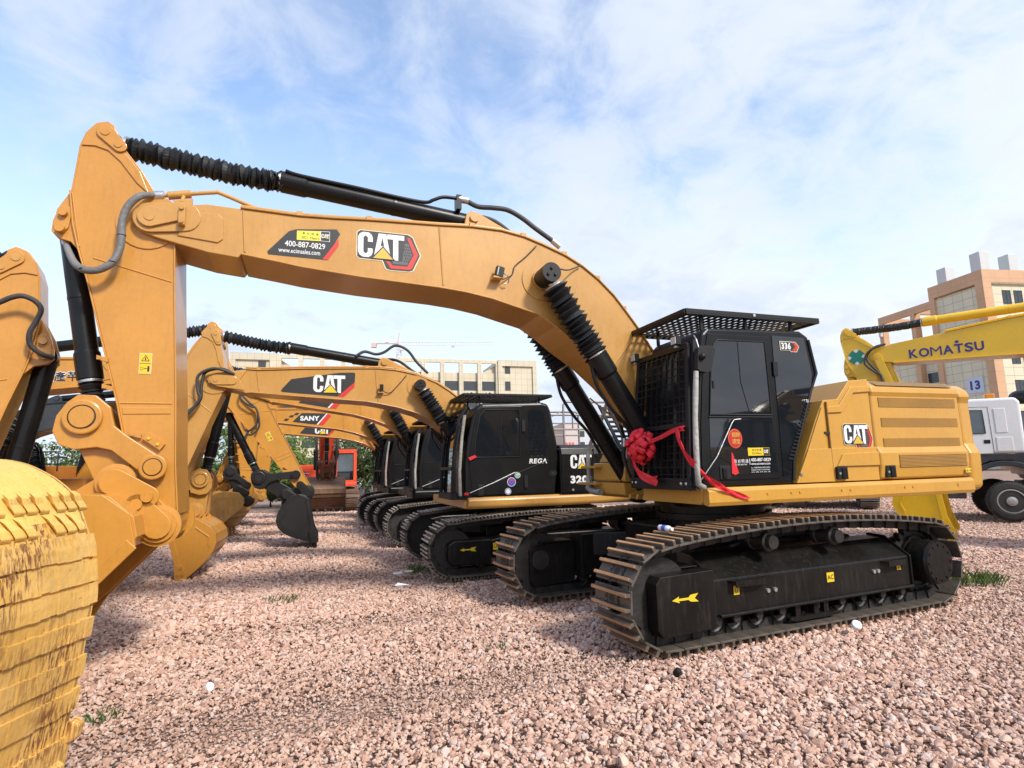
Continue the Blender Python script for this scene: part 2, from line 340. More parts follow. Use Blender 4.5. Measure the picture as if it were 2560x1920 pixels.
def undercarriage(root, xf, xr, zc, R, yi, yo, bump, pitch, main=False, tip='grouser_tan', frame='frame_black', detail=True, steel=None):
    po=.05; path,pt=track_path(xf,xr,zc,R-po,bump,pitch); w=yo-yi
    path=[(x-d.z*po,z+d.x*po,d) for x,z,d in path]
    for sgn in (1,-1):
        yc=sgn*(yi+yo)/2
        ch=MB()
        for (x,z,d) in path:
            nr=Vector((-d.z,0,d.x))
            if True:
                c=Vector((x,yc,z))-nr*.055
                for dy in (-.075,.075): ch.obox(c+Vector((0,dy,0)), d*pt*.52, Vector((0,.022,0)), nr*.043,'track_dark')
                ch.obox(c-nr*.005+d*pt*.3, d*.025, Vector((0,.1,0)), nr*.022,'track_dark')
            if main:
                for dy in (-.10,.10): ch.obox(c+Vector((0,dy,0))+nr*.012, d*pt*.30, Vector((0,.016,0)), nr*.058,'track_dark')
        Ms=[]
        for (x,z,d) in path:
            nr=Vector((-d.z,0,d.x)); M=Matrix((( d.x,0,nr.x,x),(0,1,0,yc),(d.z,0,nr.z,z),(0,0,0,1)))
            Ms.append(M)
        if not main:
            for M in Ms: shoe_geo(ch,M,pt,w,tip,detail=False,bars=(-.36,0,.36) if detail else (-.3,.3),gh=.034,bt=.013)
        tr=ch.build('track',root)
        if main:
            global _SHOE
            if '_SHOE' not in globals():
                s=MB(); shoe_geo(s,Matrix.Identity(4),pt,w); _SHOE=s.build('track_shoe',tr,bevel=.003,seg=1); first=_SHOE; rest=Ms[1:]; first.matrix_local=Ms[0]
            else: rest=Ms
            for M in rest:
                o=_SHOE.copy(); COL.objects.link(o); o.parent=tr; o.matrix_local=M
        # frame
        f=MB(); a=yc-sgn*w*.28; b=yc+sgn*w*.33
        if main:
            sec=[(yi+.02,.255),(yi+.50,.255),(yi+.50,.59),(yi+.22,.78),(yi+.02,.80)]
            f.prism([(sgn*y_,z_) for y_,z_ in sec],-1.56,1.42,frame,'x')
            f.box(-1.56,1.36,sgn*(yi+.50),sgn*(yi+.54),.24,.272,frame)
            f.prism([(sgn*y_,z_) for y_,z_ in [(yi+.0,.235),(yi+.525,.235),(yi+.525,.60),(yi+.23,.805),(yi+.0,.82)]],-1.585,-1.56,frame,'x')
            f.prism([(sgn*y_,z_) for y_,z_ in [(yi+.0,.235),(yi+.525,.235),(yi+.525,.60),(yi+.23,.805),(yi+.0,.82)]],1.40,1.43,frame,'x')
            fr=f.build('track_frame',root,bevel=.012)
            g=MB() # idler guard box
            g.prism([(1.45,.20),(1.50,.165),(2.07,.15),(2.13,.22),(2.13,.63),(2.08,.695),(1.45,.71)],sgn*(yi+.16),sgn*(yi+.565),frame)
            g.box(1.50,1.98,sgn*(yi+.12),sgn*(yi+.40),.716,.735,frame)
            g.build('idler_guard',fr,bevel=.05,seg=4)
            for x0,x1 in ((.70,1.22),(-1.50,-1.06)):
                st=MB()
                st.prism([(x0,sgn*(yi+.503)),(x1,sgn*(yi+.503)),(x1-.02,sgn*(yi+.585)),(x0+.12,sgn*(yi+.585))],.565,.575,frame,'z')
                st.beam((x0+.12,sgn*(yi+.585),.55),(x1-.02,sgn*(yi+.585),.55),.012,.06,frame)
                st.beam((x0,sgn*(yi+.503),.55),(x0+.12,sgn*(yi+.585),.55),.012,.06,frame); st.build('step',fr)
            for xb in (.70,.60,-.93,-1.0): bl=MB(); bl.cyl((xb,sgn*(yi+.50),.43 if xb>0 else .47),(xb,sgn*(yi+.517),.43 if xb>0 else .47),.022,'silver',10); bl.build('bolt',fr)
            cg=MB() # centre guide guard
            cg.prism([(-.22,.02+.06),(.34,.08),(.42,.105),(.42,.125),(-.3,.125),(-.3,.105)],sgn*(yi+.10),sgn*(yi+.50),frame)
            for xx in (-.17,-.02,.25): cg.box(xx,xx+.07,sgn*(yi+.42),sgn*(yi+.49),.125,.29,frame)
            cg.build('track_guide',fr)
            zb=.205; rl=[-1.42,-1.07,-.74,-.40,.0,.5,.82,1.12,1.36]; rr=.10
            cr=[(.58,.90),(-.41,.895)]
        else:
            k=xf/2.0
            f.prism([(-xr*.86,zc-R*.42),(xf*.72,zc-R*.42),(xf*.72,zc+R*.25),(xf*.5,zc+R*.42),(-xr*.7,zc+R*.42),(-xr*.86,zc+R*.15)],yc-sgn*w*.42,yc+sgn*w*.36,frame)
            fr=f.build('track_frame',root,bevel=.02)
            g=MB(); g.prism([(xf*.66,zc-R*.62),(xf*1.02,zc-R*.62),(xf*1.06,zc-R*.4),(xf*1.06,zc+R*.22),(xf*1.0,zc+R*.36),(xf*.66,zc+R*.36)],yc-sgn*w*.2,yc+sgn*w*.44,frame); g.build('idler_guard',fr,bevel=.03)
            zb=zc-R+.15; rl=[-xr*.75+ (xf+xr)*.75*i/6 for i in range(7)]; rr=.085; cr=[(xf*.35,zc+R-.09+bump*.8),(-xr*.35,zc+R-.09+bump*.8)]
        for x in rl:
            r=MB(); r.lathe((x,yc-.22,zb),(x,yc+.22,zb),[(.02,.035),(.06,.035),(.06,rr*1.12),(.09,rr*1.12),(.10,rr*.95),(.34,rr*.95),(.35,rr*1.12),(.38,rr*1.12),(.38,.042),(.41,.042)],'track_dark',16); r.build('track_roller',fr)
        for x,z in cr:
            r=MB(); r.lathe((x,yc-sgn*.2,z),(x,yc+sgn*.22,z),[(0,.04),(.12,.04),(.12,.1),(.16,.1),(.17,.085),(.30,.085),(.31,.1),(.36,.1),(.37,.075),(.42,.07)],'track_dark' if not main or x>0 else 'track_dark',18); r.build('carrier_roller',fr)
        i=MB(); i.lathe((xf,yc-.10,zc),(xf,yc+.10,zc),[(0,R-.10),(.03,R-.085),(.17,R-.085),(.2,R-.10)],'track_dark',36); i.lathe((xf,yc-.16,zc),(xf,yc+.16,zc),[(0,.13),(.32,.13)],'track_dark',20); i.build('idler',fr)
        sp=MB(); teeth=[]
        for k in range(21):
            a0=360/21*k
            for da,rr_ in ((-6,R-.11),(-3,R-.045),(3,R-.045),(6,R-.11)): teeth.append((-xr+rr_*math.cos(R_(a0+da)),zc+rr_*math.sin(R_(a0+da))))
        sp.prism(teeth,yc-.035,yc+.035,'track_dark'); sp.build('sprocket',fr)
        h=MB(); rh=R*.56
        h.lathe((-xr,yc-sgn*.2,zc),(-xr,yc+sgn*(w/2+.02),zc),[(0,rh*1.05),(.2,rh*1.05),(.2,rh*1.18),(.27,rh*1.18),(.27,rh),(w/2+.18,rh),(w/2+.2,rh*.97),(w/2+.22,rh*.94)],frame,32)
        for kk in range(12):
            a=2*math.pi*kk/12; h.cyl((-xr+rh*.8*math.cos(a),yc+sgn*(w/2+.015),zc+rh*.8*math.sin(a)),(-xr+rh*.8*math.cos(a),yc+sgn*(w/2+.03),zc+rh*.8*math.sin(a)),.016,frame,8)
        h.build('final_drive',fr)
    c=MB(); s=zc/.5
    c.box(-.85*s,.85*s,-.8*s,.8*s,.55*s,.98*s,frame)
    for sx in (-1,1):
        for sy in (-1,1):
            p=[(sx*.4*s,sy*.5*s),(sx*1.25*s,sy*(yi+.03)),(sx*.7*s,sy*(yi+.03)),(sx*.1*s,sy*.7*s)]
            c.prism(p,.50*s,.84*s,frame,'z')
    c.build('car_body',root,bevel=.03)
    r=MB(); r.lathe((0,0,.95*s),(0,0,1.32*s),[(0,.62*s),(.10*s,.62*s),(.10*s,.72*s),(.17*s,.72*s),(.17*s,.66*s),(.25*s,.66*s),(.25*s,.74*s),(.37*s,.74*s)],frame,40)
    for k in range(40):
        a=2*math.pi*k/40; r.cyl((.69*s*math.cos(a),.69*s*math.sin(a),1.03*s),(.69*s*math.cos(a),.69*s*math.sin(a),1.05*s),.018,frame,6)
    r.build('swing_ring',root)

# ---------------------------------------------------------------- excavator: front linkage
BIG=dict(
 top=[(6.72,4.25),(6.68,4.33),(6.60,4.38),(6.44,4.375),(6.07,4.44),(5.77,4.43),(5.2,4.415),(4.85,4.43),(4.48,4.455),(3.7,4.49),(3.31,4.515),(2.95,4.51),(2.67,4.465),(2.43,4.39),(2.14,4.285),(1.91,4.165),(1.7,4.015),(1.5,3.83),(1.35,3.65),(1.17,3.42),(.85,2.95),(.5,2.4),(.27,2.0)],
 bot=[(.10,1.78),(.16,1.62),(.36,1.58),(.6,1.78),(.9,2.12),(1.24,2.52),(1.49,2.78),(1.77,3.02),(2.09,3.235),(2.3,3.40),(2.51,3.53),(2.84,3.615),(3.08,3.68),(3.4,3.735),(3.7,3.765),(4.58,3.815),(5.18,3.87),(5.37,3.9),(5.74,3.95),(5.77,3.905),(6.05,3.935),(6.5,4.04),(6.64,4.09),(6.71,4.17)],
 foot=(.25,1.75), pivot=(6.56,4.23), lift=(2.46,3.95), armb=(3.24,4.71), boomw=.33, nose=True)
MID=dict(
 top=[(5.66,3.30),(5.62,3.37),(5.52,3.41),(5.43,3.42),(5.08,3.475),(4.88,3.465),(4.16,3.51),(3.1,3.55),(2.89,3.555),(2.56,3.53),(2.2,3.46),(1.84,3.32),(1.6,3.17),(1.39,3.01),(1.1,2.73),(.75,2.3),(.4,1.8)],
 bot=[(.18,1.62),(.22,1.46),(.42,1.40),(.75,1.52),(1.1,1.9),(1.5,2.32),(1.87,2.60),(2.2,2.77),(2.54,2.87),(2.88,2.935),(3.09,2.97),(4.15,3.04),(4.98,3.10),(5.08,3.09),(5.47,3.18),(5.6,3.22)],
 foot=(.3,1.55), pivot=(5.52,3.29), lift=(2.18,3.25), armb=(2.78,3.70), boomw=.29, nose=False)
MIDL=dict(MID)
_sx=lambda p:(p[0] if p[0]<.5 else .5+(p[0]-.5)*1.18, p[1])
for _k in ('top','bot'): MIDL[_k]=[_sx(p) for p in MID[_k]]
for _k in ('pivot','lift','armb'): MIDL[_k]=_sx(MID[_k])
STICK_OUT=[(7.02,5.20),(7.10,5.16),(7.17,5.06),(7.21,4.92),(7.245,4.45),(7.20,4.12),(7.14,3.88),(7.04,3.55),(6.97,3.29),(6.86,2.88),(6.74,2.44),(6.63,1.96),(6.53,1.55),(6.47,1.27),(6.42,1.17),(6.33,1.13),(6.24,1.17),(6.195,1.30),(6.20,1.38),(6.24,1.83),(6.27,2.46),(6.33,3.43),(6.36,4.02),(6.42,4.30),(6.56,4.54),(6.68,4.74),(6.81,4.91),(6.87,4.99),(6.91,5.11),(6.95,5.18)]
EAR=[(7.25,4.46),(7.33,4.30),(7.375,4.14),(7.38,4.04),(7.33,3.98),(7.22,3.95),(7.13,3.84),(7.12,3.95),(7.17,4.45)]
def linkage(root, sh, s, stick_rot, tip, sb=1.0, boom_rot=0, P1=None, mats=None, bw=.72, detail=True, boom_decal=None, near=True, bellows=True, hoses=True, armfrac=.55, P1rel=None, sleeve=False):
    mt=dict(boom='yellow',stick='yellow',bucket='yellow',link='yellow',cyl='black_paint'); mt.update(mats or {})
    br=lambda p: rot2(p,sh['foot'],R_(boom_rot))
    top=[br(p) for p in sh['top']]; bot=[br(p) for p in sh['bot']]; pivot=br(sh['pivot']); lift=br(sh['lift']); armb=br(sh['armb']); W=sh['boomw']
    k=s
    bm=MB(); bm.prism(top+bot,-W,W,mt['boom'])
    # flanges along upper and lower edges
    i0=5 if sh['nose'] else 4
    bm.strip(top[i0:],.018,-W-.022,W+.022,mt['boom'],-1 if top[i0][0]>top[-1][0] else 1)
    jb=[p for p in bot if p[0]>.7]; je=-5 if sh['nose'] else -2
    bm.strip(jb[:je],.018,-W-.03,W+.03,mt['boom'],-1)
    bo=bm.build('boom',root,bevel=.012)
    Ws=W-.06; pv=sh['pivot']
    for sg in (1,-1):
        nb=MB()
        if sh['nose']:
            pl=[br(p) for p in [(6.22,4.33),(5.97,4.345),(5.92,4.30),(5.915,4.08),(5.96,4.04),(6.32,4.075)]]
            nb.prism(pl,sg*W,sg*(W+.014),mt['boom'])
            c=pivot; nb.prism(stadium(c,br((6.27,4.27)),.15,.15),sg*(W+.001),sg*(W+.028),mt['boom'])
            nb.prism(stadium(c,br((6.33,4.26)),.105,.05),sg*(W+.028),sg*(W+.055),mt['boom'])
            nb.cyl((c[0],sg*(W+.055),c[1]),(c[0],sg*(W+.062),c[1]),.045,mt['boom'],16)
            q=br((6.28,4.265)); nb.box(q[0]-.03,q[0]+.03,sg*(W+.028),sg*(W+.085),q[1]-.10,q[1]+.10,mt['boom'])
            for dz in (-.07,.07): nb.cyl((q[0],sg*(W+.085),q[1]+dz),(q[0],sg*(W+.105),q[1]+dz),.022,mt['boom'],6)
        else:
            c=pivot; t=[br((5.52,3.40)),br((5.06,3.45)),br((5.16,3.30)),br((5.08,3.12)),br((5.5,3.18))]
            nb.prism([t[0],t[1],t[2],t[3],t[4]]+[(c[0]+.11,c[1]-.05),(c[0]+.11,c[1]+.06)],sg*W,sg*(W+.014),mt['boom'])
            nb.prism(stadium(c,br((5.27,3.285)),.085,.075),sg*(W+.014),sg*(W+.032),mt['boom'])
            nb.cyl((c[0],sg*(W+.032),c[1]),(c[0],sg*(W+.042),c[1]),.04,mt['boom'],14)
        nb.build('boom_pin',bo,bevel=.006); nb=MB()
        nb.cyl((lift[0],sg*W,lift[1]),(lift[0],sg*(W+.012),lift[1]),.25*k,mt['boom'],36)
        nb.cyl((lift[0],sg*W,lift[1]),(lift[0],sg*(W+.05),lift[1]),.13*k,mt['boom'],24)
        nb.build('pin_boss',bo,bevel=.006)
    # welded seams as raised lines
    for sg in (1,-1):
        seams=[((5.74,4.41),(5.71,3.97)),((3.70,4.47),(3.66,3.79)),((1.25,3.30),(1.60,2.88)),((1.0,2.2),(1.55,2.62))] if sh['nose'] else [((4.9,3.45),(4.86,3.12)),((2.95,3.53),(2.9,2.97))]
        for a,b in seams:
            a=br(a); b=br(b); sm=MB(); sm.tube([(a[0],sg*W,a[1]),(b[0],sg*W,b[1])],.011,mt['boom'],6); sm.build('weld_seam',bo)
    # arm cylinder bracket
    ab=MB()
    for sg in (.09,-.09):
        yb=sg+(.05 if sg>0 else -.05)
        ab.prism([(armb[0]+.13,armb[1]-.17),(armb[0]+.10,armb[1]+.03),(armb[0]+.03,armb[1]+.09),(armb[0]-.06,armb[1]+.07),(armb[0]-.60,armb[1]-.19)],yb-.03,yb+.03,mt['boom'])
    ab.cyl((armb[0],-.2,armb[1]),(armb[0],.2,armb[1]),.055,mt['boom'],18)
    ab.build('cylinder_bracket',bo,bevel=.008)
    # stick
    pb=BIG['pivot']; a=R_(stick_rot)
    def T(p): 
        q=rot2(p,pb,a); return (pivot[0]+(q[0]-pb[0])*k, pivot[1]+(q[1]-pb[1])*k)
    st=MB(); st.prism([T(p) for p in STICK_OUT],-Ws,Ws,mt['stick'])
    for sg in (1,-1):
        so=[T(p) for p in [(6.93,5.19),(7.03,5.225),(7.12,5.17),(7.19,5.06),(7.235,4.90),(7.265,4.46)]]
        # raised border of the stick head
        st.prism([T(p) for p in [(6.93,5.16),(6.99,5.20),(7.08,5.17),(7.16,5.06),(7.19,4.92),(7.08,4.93),(6.97,4.90),(6.86,4.80),(6.71,4.60),(6.60,4.50),(6.69,4.72),(6.83,4.90),(6.90,5.02)]],sg*Ws,sg*(Ws+.014),mt['stick'])
        st.prism(stadium(T((6.56,4.23)),T((6.60,4.2)),.27*k,.27*k,14),sg*Ws,sg*(Ws+.012),mt['stick'])
        st.prism([T(p) for p in EAR],sg*(Ws-.09),sg*(Ws-.02),mt['stick'])
        st.prism(stadium(T((7.0,5.08)),T((6.87,4.95)),.075*k,.06*k),sg*(Ws+.014),sg*(Ws+.034),mt['stick'])
        st.prism(stadium(T((7.3,4.10)),T((7.285,4.235)),.06*k,.06*k),sg*(Ws-.02),sg*(Ws+.0),mt['stick'])
    # edge flanges and seams
    edge=[T(p) for p in STICK_OUT[4:13]]
    st.strip(edge,.014,-Ws-.014,Ws+.014,mt['stick'],1)
    edge2=[T(p) for p in STICK_OUT[18:23]]
    st.strip(edge2,.014,-Ws-.014,Ws+.014,mt['stick'],1)
    for sg in (1,-1):
        for p,q in (((7.02,3.80),(6.36,3.62)),((6.72,2.42),(6.29,2.42)),((7.235,4.43),(7.14,3.9)),((7.24,4.42),(7.2,4.9))):
            p=T(p);q=T(q); st.tube([(p[0],sg*Ws,p[1]),(q[0],sg*Ws,q[1])],.009,mt['stick'],6)
        p=[T(x) for x in ((6.70,2.38),(6.30,2.385),(6.30,2.32),(6.69,2.315))]; st.prism(p,sg*Ws,sg*(Ws+.008),mt['stick'])
    so=st.build('stick',root,bevel=.01)
    for sg in (1,-1):
        for c,r in (((7.0,5.08),.04),((6.885,4.965),.035),((7.3,4.06),.04),((7.285,4.215),.035)):
            c=T(c); pn=MB(); pn.cyl((c[0],sg*(Ws-.05),c[1]),(c[0],sg*(Ws+.042),c[1]),r*k,mt['link'],14); pn.build('stick_pin',so)
        # small clips for pipes
        for c in ((6.93,2.83),(6.87,2.56),(6.62,2.12)):
            c=T(c); pn=MB(); pn.obox((c[0]-.05,sg*(Ws+.02),c[1]),(.045,0,.012),(0,.014,0),(0,0,.02),mt['stick'])
            pn.cyl((c[0]-.03,sg*(Ws+.03),c[1]),(c[0]-.03,sg*(Ws+.045),c[1]),.012,mt['link'],6); pn.build('pipe_clip',so)
    # bucket
    hinge=T((6.33,1.29)); u=(math.cos(R_(tip)),math.sin(R_(tip))); w=(-u[1],u[0])
    if True:
        # back of the bucket lies on the outer side
        def Bq(p): return (hinge[0]+sb*(p[0]*u[0]+p[1]*w[0]), hinge[1]+sb*(p[0]*u[1]+p[1]*w[1]))
    P3=Bq((-.05,.54)); P2=T((6.40,1.82))
    if P1rel: P1=(hinge[0]+P1rel[0],hinge[1]+P1rel[1])
    if P1 is None:
        r1=.74*k; r2=.66*max(k,sb*.9); dx,dz=P3[0]-P2[0],P3[1]-P2[1]; dd=math.hypot(dx,dz); aa=(r1*r1-r2*r2+dd*dd)/(2*dd); hh_=math.sqrt(max(.0025,r1*r1-aa*aa))
        cand=[(P2[0]+aa*dx/dd-sgn*hh_*dz/dd, P2[1]+aa*dz/dd+sgn*hh_*dx/dd) for sgn in (1,-1)]
        ear=T((7.3,4.1)); P1=min(cand,key=lambda c: math.hypot(c[0]-ear[0],c[1]-ear[1]))
    bucket(root, Bq, sb, bw, mt['bucket'], detail)
    lk=None
    for sg in (1,-1):
        m=MB(); y0=sg*(Ws+.012); y1=sg*(Ws+.062)
        ang=math.atan2(P2[1]-P1[1],P2[0]-P1[0]); n=(-math.sin(ang),math.cos(ang)); L=math.hypot(P2[0]-P1[0],P2[1]-P1[1])
        q=lambda t,o:(P1[0]+math.cos(ang)*t+n[0]*o, P1[1]+math.sin(ang)*t+n[1]*o)
        poly=[q(-.19*k,-.02),q(-.17*k,-.13*k),q(-.06*k,-.21*k),q(.10*k,-.20*k) ,q(.24*k,-.09*k),q(.5*L,-.085*k),q(L-.05*k,-.10*k),q(L+.06*k,-.09*k),q(L+.11*k,0),q(L+.06*k,.09*k),q(L-.05*k,.10*k),q(.5*L,.09*k),q(.26*k,.14*k),q(.14*k,.26*k),q(.02*k,.30*k),q(-.1*k,.24*k),q(-.17*k,.12*k)]
        m.prism(poly,y0,y1,mt['link'])
        for c,r in ((P1,.155*k),(P2,.115*k)):
            m.lathe((c[0],y1,c[1]),(c[0],y1+sg*.06,c[1]),[(0,r),(.04,r),(.045,r*.93)],mt['link'],28)
            m.lathe((c[0],y1+sg*.04,c[1]),(c[0],y1+sg*.06,c[1]),[(.0045,r*.72),(.0047,r*.72)],'decal_black',28)
            m.lathe((c[0],y1+sg*.045,c[1]),(c[0],y1+sg*.06,c[1]),[(0,r*.64),(.012,r*.62)],mt['link'],28)
        lk=m.build('idler_link',root,bevel=.008)
    m=MB()
    ang=math.atan2(P3[1]-P1[1],P3[0]-P1[0]); n=(-math.sin(ang),math.cos(ang)); L=math.hypot(P3[0]-P1[0],P3[1]-P1[1])
    q=lambda t,o:(P1[0]+math.cos(ang)*t+n[0]*o, P1[1]+math.sin(ang)*t+n[1]*o)
    for sg in (1,-1):
        m.prism(stadium(P1,P3,.155*k,.17*k,12),sg*.10*k,sg*(Ws-.02),mt['link'])
    m.prism([q(.2*k,-.13*k),q(L-.2*k,-.13*k),q(L-.2*k,.13*k),q(.2*k,.13*k)],-.1*k,.1*k,mt['link'])
    m.build('power_link',root,bevel=.008)
    for c,r in ((P3,.13*k),(hinge,.15*k)):
        m=MB()
        m.cyl((c[0],-.36*max(k,.8),c[1]),(c[0],.36*max(k,.8),c[1]),r*.6,mt['link'],20)
        for sg in (1,-1):
            y=sg*(.345*max(k,.8)+.0); m.lathe((c[0],y-sg*.03,c[1]),(c[0],y+sg*.05,c[1]),[(0,r*1.25),(.03,r*1.25),(.035,r),(.06,r),(.062,r*.7),(.075,r*.68)],mt['link'],26)
        e=(c[0]-.27*k,c[1]-.14*k) if c is P3 else (c[0]+.17*k,c[1]+.20*k)
        for sg in (1,-1):
            y=sg*(.345*max(k,.8)+.05); m.prism(stadium(c,e,.115*k,.095*k),y-sg*.02,y+sg*.012,mt['link']); m.cyl((e[0],y,e[1]),(e[0],y+sg*.035,e[1]),.05*k,mt['link'],12)
        m.build('bucket_pin',root,bevel=.005)
    # cylinders
    ear=T((7.3,4.08))
    hyd('bucket_cylinder',root,ear,P1,0,.098*k,.78 if k>.9 else .72,.05*k,True,.97,mt['cyl'],7,1.13,(.8,1.05),crumple=.5)
    hyd('arm_cylinder',root,armb,T((7.0,5.11)),0,.105*k,armfrac,.05*k,bellows,1.0,mt['cyl'],34 if sleeve else 36 if k>.9 else 22,1.12,(.84,.93) if sleeve else (.82,1.16) if k>.9 else (.9,1.32),sag=.03,crumple=.55)
    lf=sh.get('liftfoot',(.79,1.33) if sh['nose'] else (.95,1.38))
    for sg in (1,-1):
        y=sg*(W+.16*k+.02); b=hyd('lift_cylinder',root,lf,lift,y,.115*k,.645,.055*k,bellows,.97,mt['cyl'],15,1.15,(.95,1.42),crumple=.35)
        cap=MB(); cap.cyl((lift[0],sg*(W+.05),lift[1]),(lift[0],y+sg*.14*k,lift[1]),.115*k,'black_matte',24)
        for kk in range(3): 
            aa=R_(90+120*kk); cap.cyl((lift[0]+.05*k*math.cos(aa),y+sg*.14*k,lift[1]+.05*k*math.sin(aa)),(lift[0]+.05*k*math.cos(aa),y+sg*.16*k,lift[1]+.05*k*math.sin(aa)),.018*k,'black_matte',8)
        cap.build('pin_cap',b)
        pp=MB(); dv=Vector((lift[0]-lf[0],0,lift[1]-lf[1])); L=dv.length; dv.normalize(); pr=Vector((-dv.z,0,dv.x)); A=Vector((lf[0],y,lf[1]))
        pp.hose([A+dv*L*.62-pr*.13*k,A+dv*L*.55-pr*.2*k,A+dv*L*.45-pr*.2*k,A+dv*L*.36-pr*.15*k,A+dv*L*.25-pr*.16*k],.022*k,'black_paint',8); pp.build('hydraulic_pipe',b)
    # pipes along the boom top and hoses at the stick
    if hoses:
        for yy in (W-.05,W-.12,-W+.06):
            hp=MB(); pts=[(x,yy,z+.045) for x,z in top[i0:-3]]; hp.tube(pts,.020*k,mt['boom'],8); hp.build('boom_pipe',bo)
        for x,z in top[i0+1:-4:2]: hp=MB(); hp.obox((x,W-.08,z+.03),(.03,0,0),(0,.08,0),(0,0,.03),mt['boom']); hp.build('pipe_clamp',bo)
    return dict(T=T,top=top,bot=bot,pivot=pivot,lift=lift,armb=armb,P1=P1,P2=P2,P3=P3,hinge=hinge,boom=bo,stick=so,W=W,Ws=Ws,br=br)
def bucket(root, Bq, sb, bw, mat, detail=True, name='bucket', strips=True, mat_back=None):
    hb=bw*sb
    shell=[(.10,.56),(.25,.72),(.42,.85),(.60,.91),(.80,.88),(.98,.75),(1.12,.57),(1.24,.36),(1.34,.16),(1.44,-.01)]
    b=MB(); mb_=mat_back or mat
    b.strip([Bq(p) for p in shell],.03*sb,-hb,hb,mb_,-1)
    sidep=[(.16,-.03),(1.40,-.03)]+[(p[0],p[1]) for p in shell[::-1][1:]]+[(.02,.46),(.0,.2)]
    for sg in (1,-1): b.prism([Bq(p) for p in sidep],sg*(hb-.03),sg*(hb+.012),mat)
    # top plate between ears and ears
    b.strip([Bq(p) for p in [(.10,.56),(.0,.42),(.0,.16),(.10,.02),(.22,.0)]],.03*sb,-hb+.01,hb-.01,mat,1)
    ear=[(-.13,-.06),(-.15,.06),(-.17,.30),(-.20,.50),(-.12,.64),(.02,.68),(.20,.72),(.30,.70),(.12,.45),(.20,.1),(.14,-.10),(0,-.15)]
    for sg in (1,-1): b.prism([Bq(p) for p in ear],sg*.25*sb,sg*.30*sb,mat)
    # rim along the opening edge, stiffener along side
    for sg in (1,-1):
        b.prism([Bq(p) for p in [(.16,-.05),(1.38,-.05),(1.38,.06),(.16,.06)]],sg*(hb+.012),sg*(hb+.03),mat)
        if detail: b.prism([Bq(p) for p in [(.30,.55),(.62,.78),(.86,.72),(.80,.69),(.62,.74),(.34,.53)]],sg*(hb+.012),sg*(hb+.022),mat)
    if strips:
        for i in range(4,9):
            p,q=shell[i],shell[i+1]; m=((p[0]*.55+q[0]*.45),(p[1]*.55+q[1]*.45))
            b.strip([Bq(p),Bq(m)],.055*sb,-hb,hb,mb_,-1)
    o=b.build(name,root,bevel=.008)
    for i in range(5):
        y=-hb*.86+2*hb*.86*i/4; t=MB()
        P=[Bq(p) for p in [(1.34,-.05),(1.50,-.045),(1.65,-.0),(1.65,.015),(1.50,.075),(1.34,.09)]]
        t.prism(P,y-.05*sb,y+.05*sb,mat); t.build('tooth',o,bevel=.008)
    for sg in (1,-1):
        c=MB(); c.prism([Bq(p) for p in [(.98,-.05),(1.30,-.12),(1.40,-.1),(1.40,.12),(1.05,.12)]],sg*(hb+.012),sg*(hb+.05),mat)
        for p in ((1.1,.06),(1.25,.06),(1.22,-.03)):
            q=Bq(p); c.cyl((q[0],sg*(hb+.05),q[1]),(q[0],sg*(hb+.07),q[1]),.025*sb,mat,10)
        c.build('side_cutter',o,bevel=.006)
    return o
def warning(mb, W, a, b, s, horizontal=False, rot=0, near=True, y=None, mark='decal_black'):
    f=side(mb,y if y is not None else W,near)
    ca,sa=math.cos(rot),math.sin(rot)
    def R(pts): return [(a+(x*ca-y_*sa)*s, b+(x*sa+y_*ca)*s) for x,y_ in pts]
    if horizontal:
        f.poly(R([(-1.03,-.53),(1.03,-.53),(1.03,.53),(-1.03,.53)]),'decal_white',0); f.poly(R([(-1,-.5),(1,-.5),(1,.5),(-1,.5)]),'decal_yellow',1); o1,o2=(-.5,0),(.5,0)
    else:
        f.poly(R([(-.53,-1.03),(.53,-1.03),(.53,1.03),(-.53,1.03)]),'decal_white',0); f.poly(R([(-.5,-1),(.5,-1),(.5,1),(-.5,1)]),'decal_yellow',1); o1,o2=(0,.5),(0,-.5)
        f.poly(R([(-.5,-.02),(.5,-.02),(.5,.02),(-.5,.02)]),mark,2)
    t=lambda pts,o:[(x+o[0],y_+o[1]) for x,y_ in pts]
    f.poly(R(t([(-.36,-.28),(.36,-.28),(0,.36)],o1)),mark,2); f.poly(R(t([(-.26,-.22),(.26,-.22),(0,.24)],o1)),'decal_yellow',3); f.poly(R(t([(-.06,-.16),(.06,-.16),(.04,.1),(-.04,.1)],o1)),mark,4)
    f.poly(R(t([(-.4,-.16),(-.16,-.16),(-.16,.12),(-.4,.12)],o2)),mark,2); f.poly(R(t([(-.37,-.13),(-.19,-.13),(-.19,.09),(-.37,.09)],o2)),'decal_yellow',3)
    f.poly(R(t([(-.1,-.04),(.14,-.04),(.14,.03),(-.1,.03)],o2)),mark,2); f.poly(R(t([(.2,-.3),(.36,-.3),(.38,.12),(.18,.12)],o2)),mark,2); f.poly(R(t([(.28+.08*math.cos(i*.7),.2+.08*math.sin(i*.7)) for i in range(9)],o2)),mark,2)
